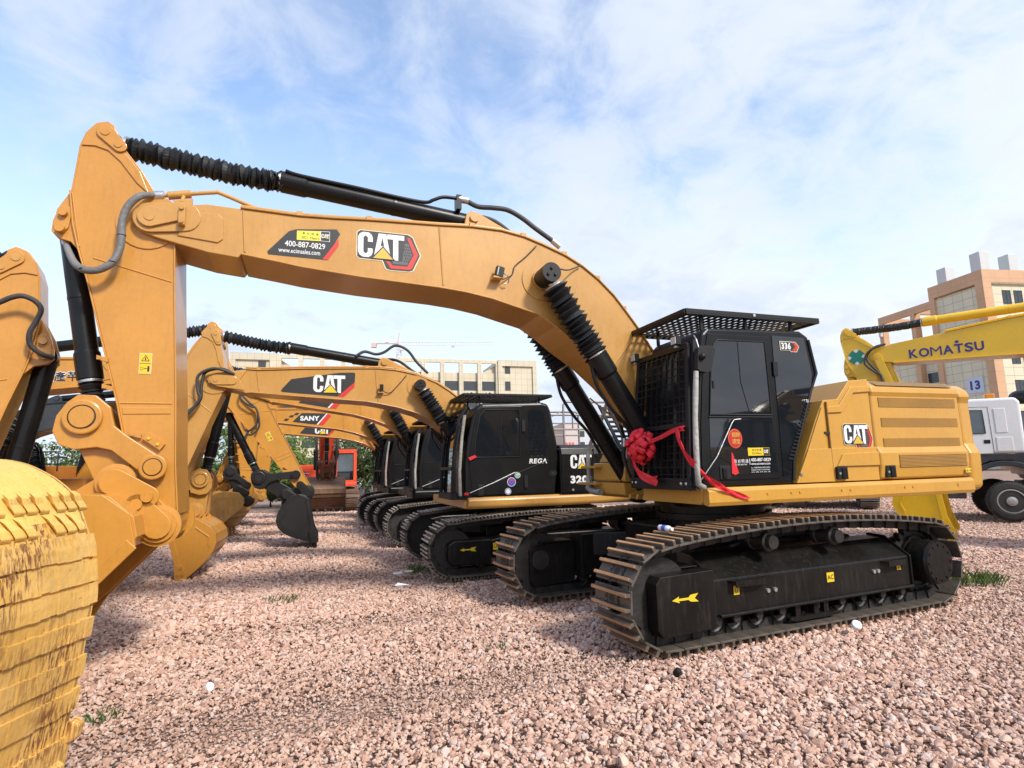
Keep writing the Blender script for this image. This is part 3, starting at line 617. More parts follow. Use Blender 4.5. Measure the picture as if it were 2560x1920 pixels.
# ---------------------------------------------------------------- the big excavator in front
def hex_logo(mb, y, x, z, w, h, near=True):
    """white letters over a dark badge with red chevron"""
    f=side(mb,y,near,0 if near else 0,0); X=lambda a:(-x+a*w) if near else (x+a*w); Zz=lambda b:z+b*h
    def P(pts): return [(X(a),Zz(b)) for a,b in pts]
    f.poly(P([(.0,.93),(.05,1.0),(.80,1.0),(.87,.94),(1.0,.46),(.88,.04),(.82,0),(.50,0),(.44,.03),(.385,.235),(.04,.235),(0,.30)]),'decal_pale',0)
    f.poly(P([(.015,.925),(.06,.98),(.79,.98),(.86,.92),(.98,.46),(.865,.055),(.81,.02),(.51,.02),(.455,.05),(.40,.26),(.05,.26),(.015,.31)]),'decal_black',1)
    f.poly(P([(.775,.90),(.82,.90),(.955,.47),(.85,.09),(.80,.06),(.52,.06),(.45,.24),(.50,.24),(.55,.14),(.78,.14),(.88,.46)]),'decal_red',2)
    f.poly(P([(.74,.74),(.80,.74),(.86,.47),(.78,.18),(.56,.18),(.54,.26),(.70,.26)]),'decal_hex',2)
    for i in range(4):
        for j in range(6):
            a=.735+.03*i+(.015 if j%2 else 0); b=.28+.075*j
            if a<.86-.22*abs(b-.47): f.disc(X(a),Zz(b),.011*w,'decal_black',3,6,ry=.028*h)
    f.mb.add([],[],'decal_black')
    g=Frame(mb,f.P(X(.025),Zz(.30)),f.r,f.u,1.0,.0045)
    g.cat(0,0,h*.64,'decal_white','decal_gold',0)
def cat_panel(mb, y, pts, red, cx, cz, h, near=True):
    f=side(mb,y,near); S=(-1 if near else 1)
    f.poly([(S*a,b) for a,b in pts],'decal_black',0); f.poly([(S*a,b) for a,b in red],'decal_red',1)
    f.cat(S*cx,cz,h,'decal_white','decal_yellow',2)

MAIN=empty('excavator',(2.598,7.851,0),R_(199.275),'big yellow and black excavator in front with a red bow on its cab','excavator','excavators parked in the yard')
undercarriage(MAIN,1.98,1.95,.497,.452,.995,1.595,.125,.214,main=True)
for ch in list(MAIN.children): ch.rotation_euler=(0,0,R_(203.84-199.275))
# marks on the track frame
tf=[c for c in MAIN.children if c.name.startswith('track_frame')]
near_frame=tf[0]
mk=MB(); f=side(mk,1.560,True)
def arrow(f,x,z,L,mat,l=0,skew=.12):
    pts=[(0,0),(.27,.105),(.245,.04),(.62,.04),(.70,.11),(1.0,.135),(.86,0),(1.0,-.115),(.70,-.09),(.62,-.03),(.255,-.03),(.285,-.09)]
    f.poly([(-x+L*a,z+L*b) for a,b in pts],mat,l)
arrow(f,1.965,.475,.31,'decal_yellow'); mk.build('arrow_mark',near_frame)
for x,z,w,h_,t in ((1.12,.475,.075,.085,'U'),(-.22,.475,.11,.10,'AC'),(-1.36,.475,.07,.05,'U'),(-1.35,.545,.06,.035,'')):
    mk=MB(); f=side(mk,1.495,True); f.rect(-x-w/2,z-h_/2,-x+w/2,z+h_/2,'decal_yellow',2)
    if t: f.text(t,-x,z-h_*.25,h_*.5,'decal_black',3,bold=.02,align='c')
    mk.build('warning_sticker',near_frame)

LK=linkage(MAIN,BIG,1.0,0,-47,1.0,0,P1=(6.98,2.28),mats=dict(boom='yellow',stick='yellow_orange',bucket='yellow_orange',link='yellow_orange'),bw=.70,armfrac=.575)
boom=LK['boom']; stick=LK['stick']; W=LK['W']; Ws=LK['Ws']
# company plate and badge on the boom
m=MB(); f=side(m,W,True)
P=[(5.50,4.0),(5.30,4.24),(5.23,4.27),(4.82,4.315),(4.785,4.265),(4.93,3.965),(5.49,3.97)]
f.poly([(-x,z) for x,z in P],'decal_black',0)
f.poly([(-x,z) for x,z in [(4.80,4.21),(4.80,4.13),(4.905,3.965),(4.96,3.965)]],'decal_red',1)
f.poly([(-x,z) for x,z in [(5.22,4.255),(4.985,4.275),(4.985,4.165),(5.22,4.155)]],'decal_lemon',1)
f.poly([(-x,z) for x,z in [(4.985,4.275),(4.89,4.28),(4.89,4.165),(4.985,4.165)]],'decal_white',1); f.poly([(-x,z) for x,z in [(4.98,4.27),(4.895,4.275),(4.895,4.17),(4.98,4.17)]],'decal_black',2)
f.cat(-4.975,4.20,.045,l=3)
for i,ch in enumerate('易初明通'): f.text(ch,-5.165+.045*i,4.222,.024,'decal_black',2)
f.text('ECI  Metro',-5.165,4.175,.027,'decal_black',2)
f.text('400-887-0829',-5.335,4.075,.062,'decal_white',2,w=.40,bold=.012); f.text('www.ecimsales.com',-5.395,4.005,.05,'decal_white',2,w=.41,bold=.008)
m.build('phone_plate',boom)
m=MB(); hex_logo(m,W,4.615,3.905,.705,.44); m.build('logo',boom)
# work lamp on the boom with its cable
m=MB(); m.obox((3.02,W+.09,3.97),(.045,0,.012),(0,.035,0),(-.014,0,.06),'black_matte'); m.obox((3.045,W+.10,3.975),(.006,0,.002),(0,.03,0),(-.01,0,.05),'lamp_glass')
m.obox((3.04,W+.06,3.905),(.06,0,.0),(0,.06,0),(.0,0,.012),'yellow'); m.hose([(2.98,W+.09,3.96),(2.93,W+.12,3.93),(2.90,W+.06,3.87),(2.95,W+.05,3.85)],.008,'silver',6); m.build('work_lamp',boom,bevel=.004)
m=MB(); m.hose([(2.97,W+.05,3.90),(2.84,W+.012,3.98),(2.80,W+.012,4.09),(2.66,W+.012,4.22),(2.52,W+.02,4.37)],.007,'hose_rubber',6)
m.hose([(2.36,W+.30,4.0),(2.2,W+.18,4.04),(2.05,W+.06,4.12),(1.95,W+.03,4.17)],.009,'hose_rubber',6); m.build('cable',boom)
# supply pipe at boom tip with bracket and wrapped hose
m=MB(); m.hose([(6.52,.26,4.50),(6.34,.25,4.54),(6.04,.25,4.605),(5.95,.25,4.60),(5.56,.25,4.46),(5.45,.25,4.43)],.022,'yellow',8,4)
m.cyl((6.44,.25,4.515),(6.24,.25,4.56),.042,'yellow',14); m.cyl((6.56,.26,4.49),(6.47,.26,4.505),.05,'silver',10)
m.prism([(6.38,4.43),(6.2,4.47),(6.2,4.41),(6.275,4.395),(6.255,4.25),(6.24,4.225),(6.215,4.25),(6.235,4.39),(6.31,4.385)],W+.004,W+.02,'yellow'); m.cyl((6.30,.25,4.54),(6.30,.34,4.42),.02,'yellow',8); m.build('supply_pipe',boom)
m=MB(); m.hose([(6.54,.27,4.495),(6.60,.34,4.46),(6.66,.40,4.40),(6.735,.40,4.30),(6.775,.40,4.16),(6.772,.40,4.0),(6.775,.41,3.86),(6.82,.43,3.72),(6.93,.43,3.635),(7.05,.40,3.64),(7.15,.33,3.72),(7.235,.24,3.86),(7.27,.2,3.93)],[.026,.030,.034,.035,.032,.037,.033,.036,.032,.035,.033,.03,.026],'grey_hose',12)
m.tube([(7.27,.2,3.93),(7.29,.18,3.98),(7.28,.16,4.02)],.03,'silver',10)
for c in ((6.772,.40,4.0),(6.82,.43,3.72),(7.05,.40,3.64)): m.sphere(c,.041,'black_matte',10,6,(1,1,.35))
m.build('wrapped_hose',stick)
m=MB(); warning(m,Ws,-6.535,2.80,.098,y=Ws); m.build('warning_sticker',stick)
m=MB()
for c,d in (((6.42,Ws+.02,2.06),(.075,0,.055)),):
    m.obox(c,d,(0,.02,0),(-.02,0,.028),'yellow_orange'); 
    for t in (-.5,.5): m.cyl((c[0]+d[0]*t,c[1]+.02,c[2]+d[2]*t),(c[0]+d[0]*t,c[1]+.035,c[2]+d[2]*t),.014,'bright_yellow',8)
m.build('pipe_clip',stick)
# arm-cylinder hoses at its base
m=MB()
m.hose([(3.30,.12,4.93),(3.17,.12,4.885),(2.99,.14,4.885),(2.81,.16,4.87),(2.64,.18,4.785),(2.47,.2,4.66),(2.33,.22,4.56),(2.22,.24,4.48)],.03,'hose_rubber',10)
m.hose([(3.5,-.12,4.80),(3.2,-.12,4.86),(2.95,-.1,4.84),(2.75,-.08,4.72),(2.62,-.06,4.57),(2.55,-.05,4.48)],.03,'hose_rubber',10)
m.hose([(5.36,.09,5.03),(5.2,.10,4.99),(4.6,.10,4.935),(4.1,.10,4.88),(3.82,.11,4.86),(3.72,.12,4.90),(3.6,.12,4.95),(3.40,.12,4.955)],.022,'black_paint',8)
m.cyl((3.42,.12,4.95),(3.30,.13,4.94),.042,'silver',12); m.obox((3.42,.10,4.90),(.03,0,0),(0,.06,0),(0,0,.09),'black_paint'); m.cyl((2.26,.235,4.51),(2.16,.25,4.43),.04,'silver',10)
m.build('hydraulic_hose',boom)

# ---- upper body
m=MB(); m.box(-2.7,.58,-1.40,1.40,1.31,1.46,'yellow_hood'); m.build('platform',MAIN,bevel=.02)
m=MB(); m.prism([(1.395,1.305),(1.47,1.29),(1.492,1.33),(1.492,1.44),(1.46,1.478),(1.395,1.478)],-2.80,1.17,'yellow_hood','x')
m.prism([(.27,1.305),(1.36,1.305),(1.395,1.33),(1.395,1.47),(.27,1.47)],.59,1.185,'yellow_hood','x')
for x in (.84,.42,.10,-.02,-.62,-.75,-1.6,-1.73,-2.5): m.cyl((x,1.492,1.40),(x,1.500,1.40),.016,'yellow_hood',10)
m.build('side_skirt',MAIN,bevel=.018,seg=3)
def sect(k): # hood side section (y,z)
    return [(-1.38,1.49),(1.44,1.49),(1.455,1.52),(1.475,1.66),(1.475,1.80),(1.43,1.875),(1.425,2.48),(1.445,2.53),(1.43,2.60),(1.30,2.68),(-1.3,2.68),(-1.40,2.58)]
m=MB(); m.prism([(-.03,1.49),(-.15,1.70),(-.40,2.18),(-.545,2.42),(-.76,2.435),(-.97,2.66),(-1.265,2.685),(-1.265,1.49)],-1.3,1.425,'yellow_hood')
m.prism([(-.03,1.49),(-.15,1.70),(-.24,1.86),(-1.265,1.875),(-1.265,1.49)],1.40,1.452,'yellow_hood')
m.prism([(-.62,1.66),(-.72,1.80),(-1.265,1.82),(-1.265,1.66)],1.44,1.476,'yellow_hood')
m.prism([(-.06,1.53),(-.17,1.72),(-.40,2.16),(-.50,2.34),(-.52,2.30),(-.50,1.51)],1.424,1.446,'yellow_hood')
m.prism([(-.565,1.51),(-.56,2.40),(-.575,2.40),(-.58,1.51)],1.40,1.4535,'louver_brown')
m.prism([(-.57,2.34),(-.76,2.36),(-.96,2.58),(-1.265,2.60),(-1.265,2.53),(-1.0,2.51),(-.80,2.28),(-.57,2.27)],1.42,1.447,'yellow_hood')
m.build('side_door',MAIN,bevel=.035,seg=4)
m=MB(); m.prism(sect(0),-1.285,-2.80,'yellow_hood','x'); hood=m.build('engine_hood',MAIN,bevel=.05,seg=4)
m=MB(); m.prism([(y_*1.0,z_) for y_,z_ in [(-1.30,1.30),(1.36,1.30),(1.44,1.36),(1.455,1.66),(1.46,1.78),(1.40,1.9),(1.39,2.42),(1.42,2.50),(1.40,2.58),(1.28,2.67),(-1.28,2.67),(-1.36,2.5)]],-2.825,-3.06,'yellow_hood','x'); 
m.build('counterweight',MAIN,bevel=.05,seg=3)
for (x0,x1,z0,z1,yy) in ((-1.40,-2.72,2.35,2.465,1.425),(-1.41,-2.725,2.11,2.22,1.425),(-1.41,-2.72,1.87,1.975,1.428),(-1.58,-2.73,1.63,1.775,1.475)):
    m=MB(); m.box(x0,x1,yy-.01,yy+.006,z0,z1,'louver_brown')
    n=9
    for i in range(n):
        z=z0+.006+(z1-z0-.012)*i/(n-1); m.box(x0-.004,x1+.004,yy+.006,yy+.010,z-.0025,z+.0025,'yellow_hood')
    m.build('louver',hood)
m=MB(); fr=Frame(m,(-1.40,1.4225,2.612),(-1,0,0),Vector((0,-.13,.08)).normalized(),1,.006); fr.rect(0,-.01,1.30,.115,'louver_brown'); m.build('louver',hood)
for x in (-.665,-1.42):
    m=MB(); yy=1.476 if x>-1 else 1.472; m.box(x+.075,x-.075,yy-.02,yy+.014,1.515,1.655,'black_matte'); m.box(x+.015,x-.06,yy+.014,yy+.026,1.525,1.645,'black_paint'); m.cyl((x+.045,yy+.014,1.58),(x+.045,yy+.02,1.58),.014,'silver',10); m.build('latch',hood,bevel=.006)
m=MB(); hex_logo(m,1.4285,-.79,1.82,.46,.33); m.build('logo',MAIN)
m=MB(); warning(m,1.47,2.73,1.565,.05,horizontal=True,y=1.478); m.build('warning_sticker',hood)
m=MB(); m.cyl((-.10,1.425,1.58),(-.10,1.46,1.58),.018,'silver',10); m.build('door_bolt',MAIN)
m=MB(); m.box(-.49,-.57,1.447,1.456,2.03,2.055,'decal_black'); m.build('door_catch',MAIN)
# top deck, pump cover and fuel tank on the far side
m=MB(); m.box(-.95,.25,-1.40,-.50,1.47,1.92,'yellow_hood'); m.build('fuel_tank',MAIN,bevel=.05)
m=MB(); m.box(-.95,-.40,-.5,.40,1.47,2.30,'yellow_hood'); m.build('pump_cover',MAIN,bevel=.03)
for sg in (1,-1): m=MB(); m.prism([(-.25,1.46),(.75,1.46),(.45,1.95),(.25,2.0),(.05,1.9)],sg*.37,sg*.43,'yellow_hood'); m.build('boom_mount',MAIN,bevel=.01)
for yy in (.14,-.02,-.2): m=MB(); m.prism([(.60,1.30),(1.12,1.30),(1.10,1.36),(.85,1.42),(.76,1.62),(.66,1.66),(.60,1.6)],yy-.02,yy+.02,'yellow_hood'); m.build('mounting_rib',MAIN,bevel=.008)
# tool box and steps front right
m=MB(); m.prism([(.25,1.30),(.98,1.30),(1.06,1.34),(1.07,1.50),(.25,1.50)],-1.34,-.40,'yellow_hood'); m.prism([(.25,1.512),(1.04,1.512),(1.06,1.54),(1.05,1.77),(.25,1.77)],-1.30,-.38,'yellow_hood'); m.prism([(.25,1.782),(1.0,1.782),(.93,1.90),(.82,1.97),(.25,1.97)],-1.22,-.40,'yellow_hood')
tb=m.build('tool_box',MAIN,bevel=.03)
for z0 in (1.46,1.70): m=MB(); m.box(.85,1.16,-1.62 if z0<1.6 else -1.5,-1.02,z0,z0+.035,'yellow_hood'); m.build('step',tb,bevel=.006)
m=MB(); fr=Frame(m,(1.062,-.50,1.63),(0,1,0),(0,0,1),1,.012); fr.disc(0,0,.028,'decal_black',0,ry=.05); fr.rect(-.028,-.006,.028,.006,'yellow_hood',1); m.build('catch',tb)
m=MB(); m.hose([(1.1,-1.36,1.50),(1.10,-1.36,1.72),(1.09,-1.36,1.95),(1.05,-1.22,2.2),(1.0,-1.02,2.45),(.98,-.92,2.62),(.96,-.80,2.72),(.92,-.66,2.75)],.03,'foil',10); m.tube([(1.1,-1.36,1.40),(1.1,-1.36,1.58)],.05,'foil',10); m.hose([(1.1,-1.40,1.42),(1.13,-1.2,1.37),(1.13,-.95,1.36)],.045,'foil',10); m.build('mirror_arm',MAIN)
m=MB(); m.box(.86,.94,-.62,-.36,2.48,2.78,'black_matte'); m.build('far_mirror',MAIN,bevel=.02)
m=MB() # perforated steel tread beside the boom foot
A=Vector((.62,-1.30,2.62)); U_=Vector((.0,.66,-.75)).normalized(); R__=Vector((-1,0,0))
for i in range(9): m.obox(A+U_*(.03+.10*i),R__*.28,U_*.014,R__.cross(U_)*.012,'black_matte')
for j in (-.28,-.14,0,.14,.28): m.obox(A+R__*j+U_*.43,R__*.022,U_*.45,R__.cross(U_)*.013,'black_matte')
m.build('step_plate',MAIN)
# valve hoses in front of the boom foot
for y0,x0 in ((.24,.0),(.16,.05),(.05,-.02),(-.30,.02),(-.40,.05)):
    m=MB(); m.hose([(.78+x0,y0,1.42),(.92+x0,y0,1.58),(1.0+x0,y0,1.84),(.98+x0,y0,2.0)],.032,'hose_rubber',8); m.tube([(.98+x0,y0,1.98),(.97+x0,y0,2.09)],.04,'silver',8); m.hose([(.97+x0,y0,2.09),(1.03+x0,y0,2.3),(1.12+x0,y0,2.5),(1.06+x0,y0,2.64)],.022,'black_paint',8); m.build('valve_hose',MAIN)

# ---- cab
CP=[(1.17,1.485),(1.235,1.68),(1.215,2.1),(1.14,2.70),(1.075,3.12),(1.0,3.19),(-.30,3.225),(-.42,3.16),(-.50,2.73),(-.385,2.51),(-.02,1.66),(-.02,1.485)]
m=MB(); m.prism(CP,.45,1.43,'black_paint'); cab=m.build('cab',MAIN,bevel=.035,seg=3)
m=MB(); m.prism([(1.145,1.55),(1.19,1.7),(1.17,2.1),(1.10,2.70),(1.0,3.125),(.17,3.125),(.19,1.55)],1.43,1.442,'black_paint'); door=m.build('cab_door',MAIN,bevel=.006)
m=MB(); m.prism([(1.05,2.245),(.965,2.93),(.93,3.0),(.87,3.05),(.25,3.055),(.235,2.245)],1.442,1.447,'glass_dark'); m.build('upper_pane',door)
m=MB(); m.prism([(1.06,2.20),(.235,2.20),(.22,1.62),(.80,1.60),(.84,1.72),(.93,1.78),(1.08,1.79)],1.442,1.446,'glass_dark'); m.build('lower_pane',door)
m=MB(); m.tube([(.235,1.447,2.24),(.25,1.447,3.06),(.88,1.447,3.055),(.94,1.447,3.0),(.975,1.447,2.92),(1.055,1.447,2.24),(.235,1.447,2.24)],.011,'black_matte',6)
m.tube([(.235,1.446,2.215),(1.07,1.446,2.215)],.010,'black_matte',6); m.tube([(.62,1.449,3.05),(.62,1.449,2.6),(.53,1.449,2.25)],.004,'black_matte',5)
m.build('door_trim',door)
m=MB(); m.box(.16,.10,1.43,1.458,2.68,2.84,'black_matte'); m.build('door_hinge',door)
m=MB(); m.box(.99,.97,1.447,1.456,2.52,2.60,'black_matte'); m.build('window_catch',door)
m=MB(); m.box(.98,.84,1.442,1.452,1.56,1.70,'black_matte'); m.box(.95,.90,1.452,1.468,1.575,1.68,'black_paint'); m.build('door_handle',door,bevel=.006)
m=MB(); m.prism([(.125,3.145),(-.335,3.14),(-.405,2.72),(-.385,2.60),(-.30,2.42),(-.02,1.80),(.02,1.60),(.135,1.57)],1.43,1.437,'glass_dark'); m.build('rear_pane',cab)
m=MB()
for i in range(17):
    t=i/16; m.obox((-.31+.33*t,1.437,2.38-.62*t),(.035,0,.004),(0,.012,0),(.0,0,.010),'black_matte')
m.tube([(-.40,1.435,3.12),(-.475,1.435,2.73),(-.365,1.435,2.52),(-.03,1.435,1.74),(-.0,1.435,1.52)],.018,'black_matte',6); m.cyl((-.27,1.437,2.40),(-.27,1.47,2.40),.022,'silver',10); m.build('rear_grille',cab)
# stickers on the door
m=MB(); f=side(m,1.44,True)
f.poly([(-.03,2.98),(-.03,3.085),(.20,3.085),(.25,3.03),(.21,2.965),(.12,2.965),(.11,2.98)],'decal_pale',0); f.poly([(-.02,2.985),(-.02,3.078),(.195,3.078),(.24,3.03),(.205,2.972),(.125,2.972),(.118,2.985)],'decal_black',1)
f.poly([(.14,3.07),(.195,3.07),(.235,3.03),(.20,2.98),(.13,2.98),(.165,3.0),(.19,3.03),(.165,3.06)],'decal_red',2); f.text('336',-.012,2.992,.078,'decal_white',3,w=.135,bold=.04); m.build('model_sticker',cab)
m=MB(); f=side(m,1.447,True)
f.disc(-.755,1.985,.094,'sticker_red',0,32,.105); f.disc(-.755,1.985,.086,'decal_gold',1,32,.097); f.disc(-.755,1.985,.083,'sticker_red',2,32,.094)
for ch,a,b in (('招',-.80,2.0),('财',-.745,2.0),('进',-.80,1.93),('宝',-.745,1.93)): f.text(ch,a,b,.052,'decal_gold',3,bold=.01)
m.build('round_sticker',door)
m=MB(); f=side(m,1.447,True); f.poly([(-.815,1.84),(-.80,1.83),(-.74,1.62),(-.79,1.60),(-.83,1.62)],'red_tag',0); m.build('red_tag',door)
m=MB(); f=side(m,1.447,True)
f.rect(-.60,1.80,-.31,1.885,'decal_yellow',0); f.rect(-.395,1.803,-.313,1.882,'decal_black',1); f.cat(-.39,1.825,.035,l=2)
for i,ch in enumerate('易初明通'): f.text(ch,-.545+.033*i,1.848,.022,'decal_black',1)
f.text('ECI-Metro',-.545,1.815,.021,'decal_black',1)
for i,ch in enumerate('易初明通'): f.text(ch,-.795+.05*i,1.725,.038,'decal_white',0)
f.rect(-.59,1.705,-.583,1.77,'decal_white',0); f.text('400-887-0829',-.57,1.738,.036,'decal_white',0,w=.265,bold=.012); f.text('www.eci-metro.com',-.57,1.702,.024,'decal_white',0,w=.255,bold=.01)
f.text('销售 租赁 维修 零件',-.795,1.70,.017,'decal_white',0,w=.17)
f.text('Cat 中国西南地区授权代理商',-.575,1.665,.015,'decal_white',0,w=.25); f.text('机械设备 矿用设备 产业设备 零件服务',-.575,1.642,.013,'decal_white',0,w=.25); f.text('四川省、云南省、贵州省、重庆市、西藏',-.575,1.62,.012,'decal_white',0,w=.25)
m.build('dealer_sticker',door)
m=MB(); m.tube([(.70,1.50,2.19),(.765,1.475,2.185),(.80,1.475,2.15),(1.02,1.475,1.80),(1.20,1.47,1.60),(1.26,1.44,1.52),(1.34,1.42,1.54)],.006,'silver',6); m.build('tie_wire',door)
# mirror and braided pole
m=MB(); m.prism([(1.27,2.70),(1.245,2.92),(1.20,2.95),(1.06,2.95),(1.03,2.92),(1.10,2.68),(1.16,2.665),(1.24,2.675)],1.52,1.585,'black_matte'); m.sphere((1.21,1.60,2.83),.035,'black_paint',10,6); m.tube([(1.22,1.56,2.93),(1.235,1.55,3.02),(1.20,1.47,3.08)],.008,'silver',6); m.build('side_mirror',cab,bevel=.02,seg=3)
m=MB(); m.tube([(1.265,1.55,2.68),(1.29,1.55,2.45),(1.315,1.55,2.2),(1.33,1.55,1.9),(1.335,1.55,1.62),(1.32,1.54,1.52),(1.25,1.53,1.485)],[.026,.03,.027,.03,.028,.03,.03],'braid',10); m.build('wrapped_pole',cab)
# front guard
def gx(z): return 1.325-.055*(z-1.5)
m=MB()
yl=lambda z:.30+.10*(z-1.5)
for z0,z1 in ((1.58,2.115),(2.165,2.965)):
    for i in range(10):
        t=i/9; m.beam((gx(z0),yl(z0)+ (1.385-yl(z0))*t,z0),(gx(z1),yl(z1)+(1.385-yl(z1))*t,z1),.008,.045,'black_matte',up=(1,0,0))
    n=7 if z0<2 else 10
    for i in range(n):
        z=z0+(z1-z0)*(i+.5)/n; m.beam((gx(z)+.014,yl(z),z),(gx(z)+.014,1.385,z),.009,.009,'black_paint')
guard=m.build('guard_bars',MAIN)
m=MB()
for yy in (0,1):
    a=(gx(1.5)+.0,(yl(1.5) if yy==0 else 1.41),1.5); b=(gx(3.0),(yl(3.0) if yy==0 else 1.41),3.0); m.beam(a,b,.055,.055,'black_matte',up=(1,0,0))
for z,h_ in ((1.565,.03),(2.14,.055),(2.985,.06)): m.beam((gx(z)-.003,yl(z),z),(gx(z)-.003,1.41,z),.05,h_,'black_matte')
m.beam((1.30,1.43,1.5),(1.20,1.43,3.04),.10,.05,'black_matte',up=(1,0,0))
m.box(1.27,1.335,.24,1.44,1.455,1.575,'black_matte')
for yy in (.30,.37,1.27,1.36): m.sphere((1.338,yy,1.525),.02,'silver',8,6)
m.build('guard_frame',MAIN,bevel=.005)
for yy,zz,xx in ((.40,3.03,1.28),(1.27,3.06,1.29)):
    m=MB(); m.obox((xx,yy,zz),(.03,0,.0),(0,.055,0),(0,0,.05),'black_matte'); m.obox((xx+.033,yy,zz),(.006,0,0),(0,.045,0),(0,0,.04),'lamp_glass'); m.box(xx-.03,xx+.02,yy-.02,yy+.02,zz-.08,zz-.05,'silver'); m.build('guard_lamp',MAIN,bevel=.006)
# roof guard: tread plate with slots
m=MB(); zr=3.36; x0,x1,y0,y1=-.60,1.25,.24,1.42
for yy in (y0,y1): m.beam((x0,yy,zr),(x1,yy,zr),.03,.06,'black_matte')
for xx in (x0,x1): m.beam((xx,y0,zr),(xx,y1,zr),.03,.06,'black_matte')
nx,ny=22,11
for i in range(nx+1): 
    xx=x0+(x1-x0)*i/nx; m.box(xx-.021,xx+.021,y0,y1,zr-.012,zr-.004,'black_matte')
for j in range(ny+1):
    yy=y0+(y1-y0)*j/ny; m.box(x0,x1,yy-.017,yy+.017,zr-.0115,zr-.0035,'black_matte')
for xx,yy in ((1.0,.5),(1.0,1.34),(-.25,.5),(-.25,1.34),(.4,1.34)): m.box(xx-.015,xx+.015,yy-.015,yy+.015,3.18,3.365,'black_matte')
m.cyl((.35,1.437,3.365),(.35,1.443,3.365),.018,'silver',10)
m.build('roof_guard',MAIN)
# ---------------------------------------------------------------- smaller excavators
def mid_body(root, body='black_paint', skirt='yellow', cab='black_paint', cx=0.0, ch=0.0, glass='glass_dark', marks=None, roof=True, braid=True, near_detail=True, dz=0.0):
    """cab and upper body of a twenty-tonne machine; cx, ch shift the cab forward / up"""
    m=MB(); m.box(-2.4,1.6,-1.32,1.32,1.08,1.24,skirt); m.build('platform',root,bevel=.02)
    m=MB(); m.prism([(1.25,1.085),(1.36,1.075),(1.40,1.12),(1.40,1.22),(1.36,1.265),(1.25,1.265)],-2.35,1.55,skirt,'x'); m.build('side_skirt',root,bevel=.02,seg=3)
    m=MB(); m.prism([(-1.36,1.25),(1.385,1.25),(1.40,1.3),(1.40,1.95),(1.37,2.06),(1.25,2.12),(-1.25,2.12),(-1.36,2.0)],-.13,-2.35,body,'x')
    m.box(-.125,-.10,1.2,1.404,1.26,2.05,body); h=m.build('engine_hood',root,bevel=.04,seg=3)
    m=MB(); m.box(-.75,-.765,1.392,1.404,1.27,2.05,'black_matte'); m.build('panel_seam',h); m=MB(); m.cyl((-.33,1.39,1.33),(-.33,1.412,1.33),.022,'silver',8); m.build('panel_bolt',h)
    m=MB(); pts=[(-2.35,-1.3),(-2.35,1.3),(-2.55,1.2),(-2.70,.8),(-2.76,0),(-2.70,-.8),(-2.55,-1.2)]; m.prism(pts,1.10,2.05,skirt,'z'); m.build('counterweight',root,bevel=.06,seg=3)
    m=MB(); m.box(.1,1.25,-1.30,-.5,1.25,1.75,body); m.build('tool_box',root,bevel=.04)
    for sg in (1,-1): m=MB(); m.prism([(-.2,1.25),(.7,1.25),(.45,1.72),(.2,1.75)],sg*.33,sg*.38,skirt); m.build('boom_mount',root)
    # cab
    def S(p): return (p[0]+cx, p[1]+(ch*(p[1]-1.25)/1.6))
    CP=[(1.60,1.28),(1.60,1.75),(1.545,2.2),(1.46,2.60),(1.38,2.76),(1.28,2.83),(.20,2.87),(.07,2.84),(.02,2.72),(-.09,2.12),(-.10,1.9),(-.02,1.30),(0,1.25),(1.5,1.25)]
    m=MB(); m.prism([S(p) for p in CP],.38,1.36,cab); c=m.build('cab',root,bevel=.05,seg=3)
    m=MB(); m.prism([S(p) for p in [(1.47,1.30),(1.52,1.8),(1.46,2.3),(1.37,2.68),(1.28,2.77),(.56,2.79),(.56,1.30)]],1.36,1.372,cab); d=m.build('cab_door',root,bevel=.008)
    m=MB(); m.prism([S(p) for p in [(1.415,1.94),(1.385,2.28),(1.31,2.62),(1.22,2.70),(.63,2.715),(.64,1.94)]],1.372,1.377,glass); m.build('window_pane',d)
    m=MB(); q=[S(p) for p in [(1.435,1.92),(1.40,2.28),(1.32,2.63),(1.23,2.72),(.61,2.735),(.62,1.92),(1.435,1.92)]]; m.tube([(a,1.376,b) for a,b in q],.012,'black_matte',6)
    a,b=S((.94,2.7)); a2,b2=S((.97,1.94)); m.tube([(a,1.378,b),(a2,1.378,b2)],.006,'black_matte',5); m.build('window_trim',d)
    m=MB(); m.prism([S(p) for p in [(.45,2.72),(.17,2.71),(.10,2.05),(.12,1.96),(.45,1.83)]],1.36,1.366,glass); m.build('rear_pane',c)
    for p in ((.55,2.45),(.53,1.5)): x,z=S(p); m=MB(); m.box(x-.03,x+.03,1.372,1.39,z-.1,z+.1,'black_matte'); m.build('door_hinge',d)
    m=MB(); x,z=S((1.33,1.38)); m.box(x-.05,x+.05,1.37,1.384,z-.09,z+.09,'black_matte'); m.build('door_handle',d,bevel=.006)
    if near_detail:
        m=MB(); m.tube([(S((1.52,1.34))[0],1.38,1.34),(S((1.1,1.52))[0],1.378,1.50),(S((.72,1.65))[0],1.378,1.66)],.009,'silver',6); m.tube([(1.45+cx,1.379,1.36),(.1+cx,1.379,1.86)],.005,'hose_rubber',5); m.build('tie_wire',d)
    # front window frame, side post wrapped in braid
    m=MB(); 
    for yy in (.42,1.32): 
        P=[S(p) for p in [(1.80,1.30),(1.78,1.7),(1.75,2.1),(1.66,2.58),(1.55,2.74)]]
        m.tube([(a,yy,b) for a,b in P],.035,'black_matte',8)
    for z in (1.32,1.75,2.72): 
        x=S((1.80 if z<2 else 1.58,z))[0]; m.beam((x,.42,z+ch*(z-1.25)/1.6),(x,1.32,z+ch*(z-1.25)/1.6),.04,.05,'black_matte')
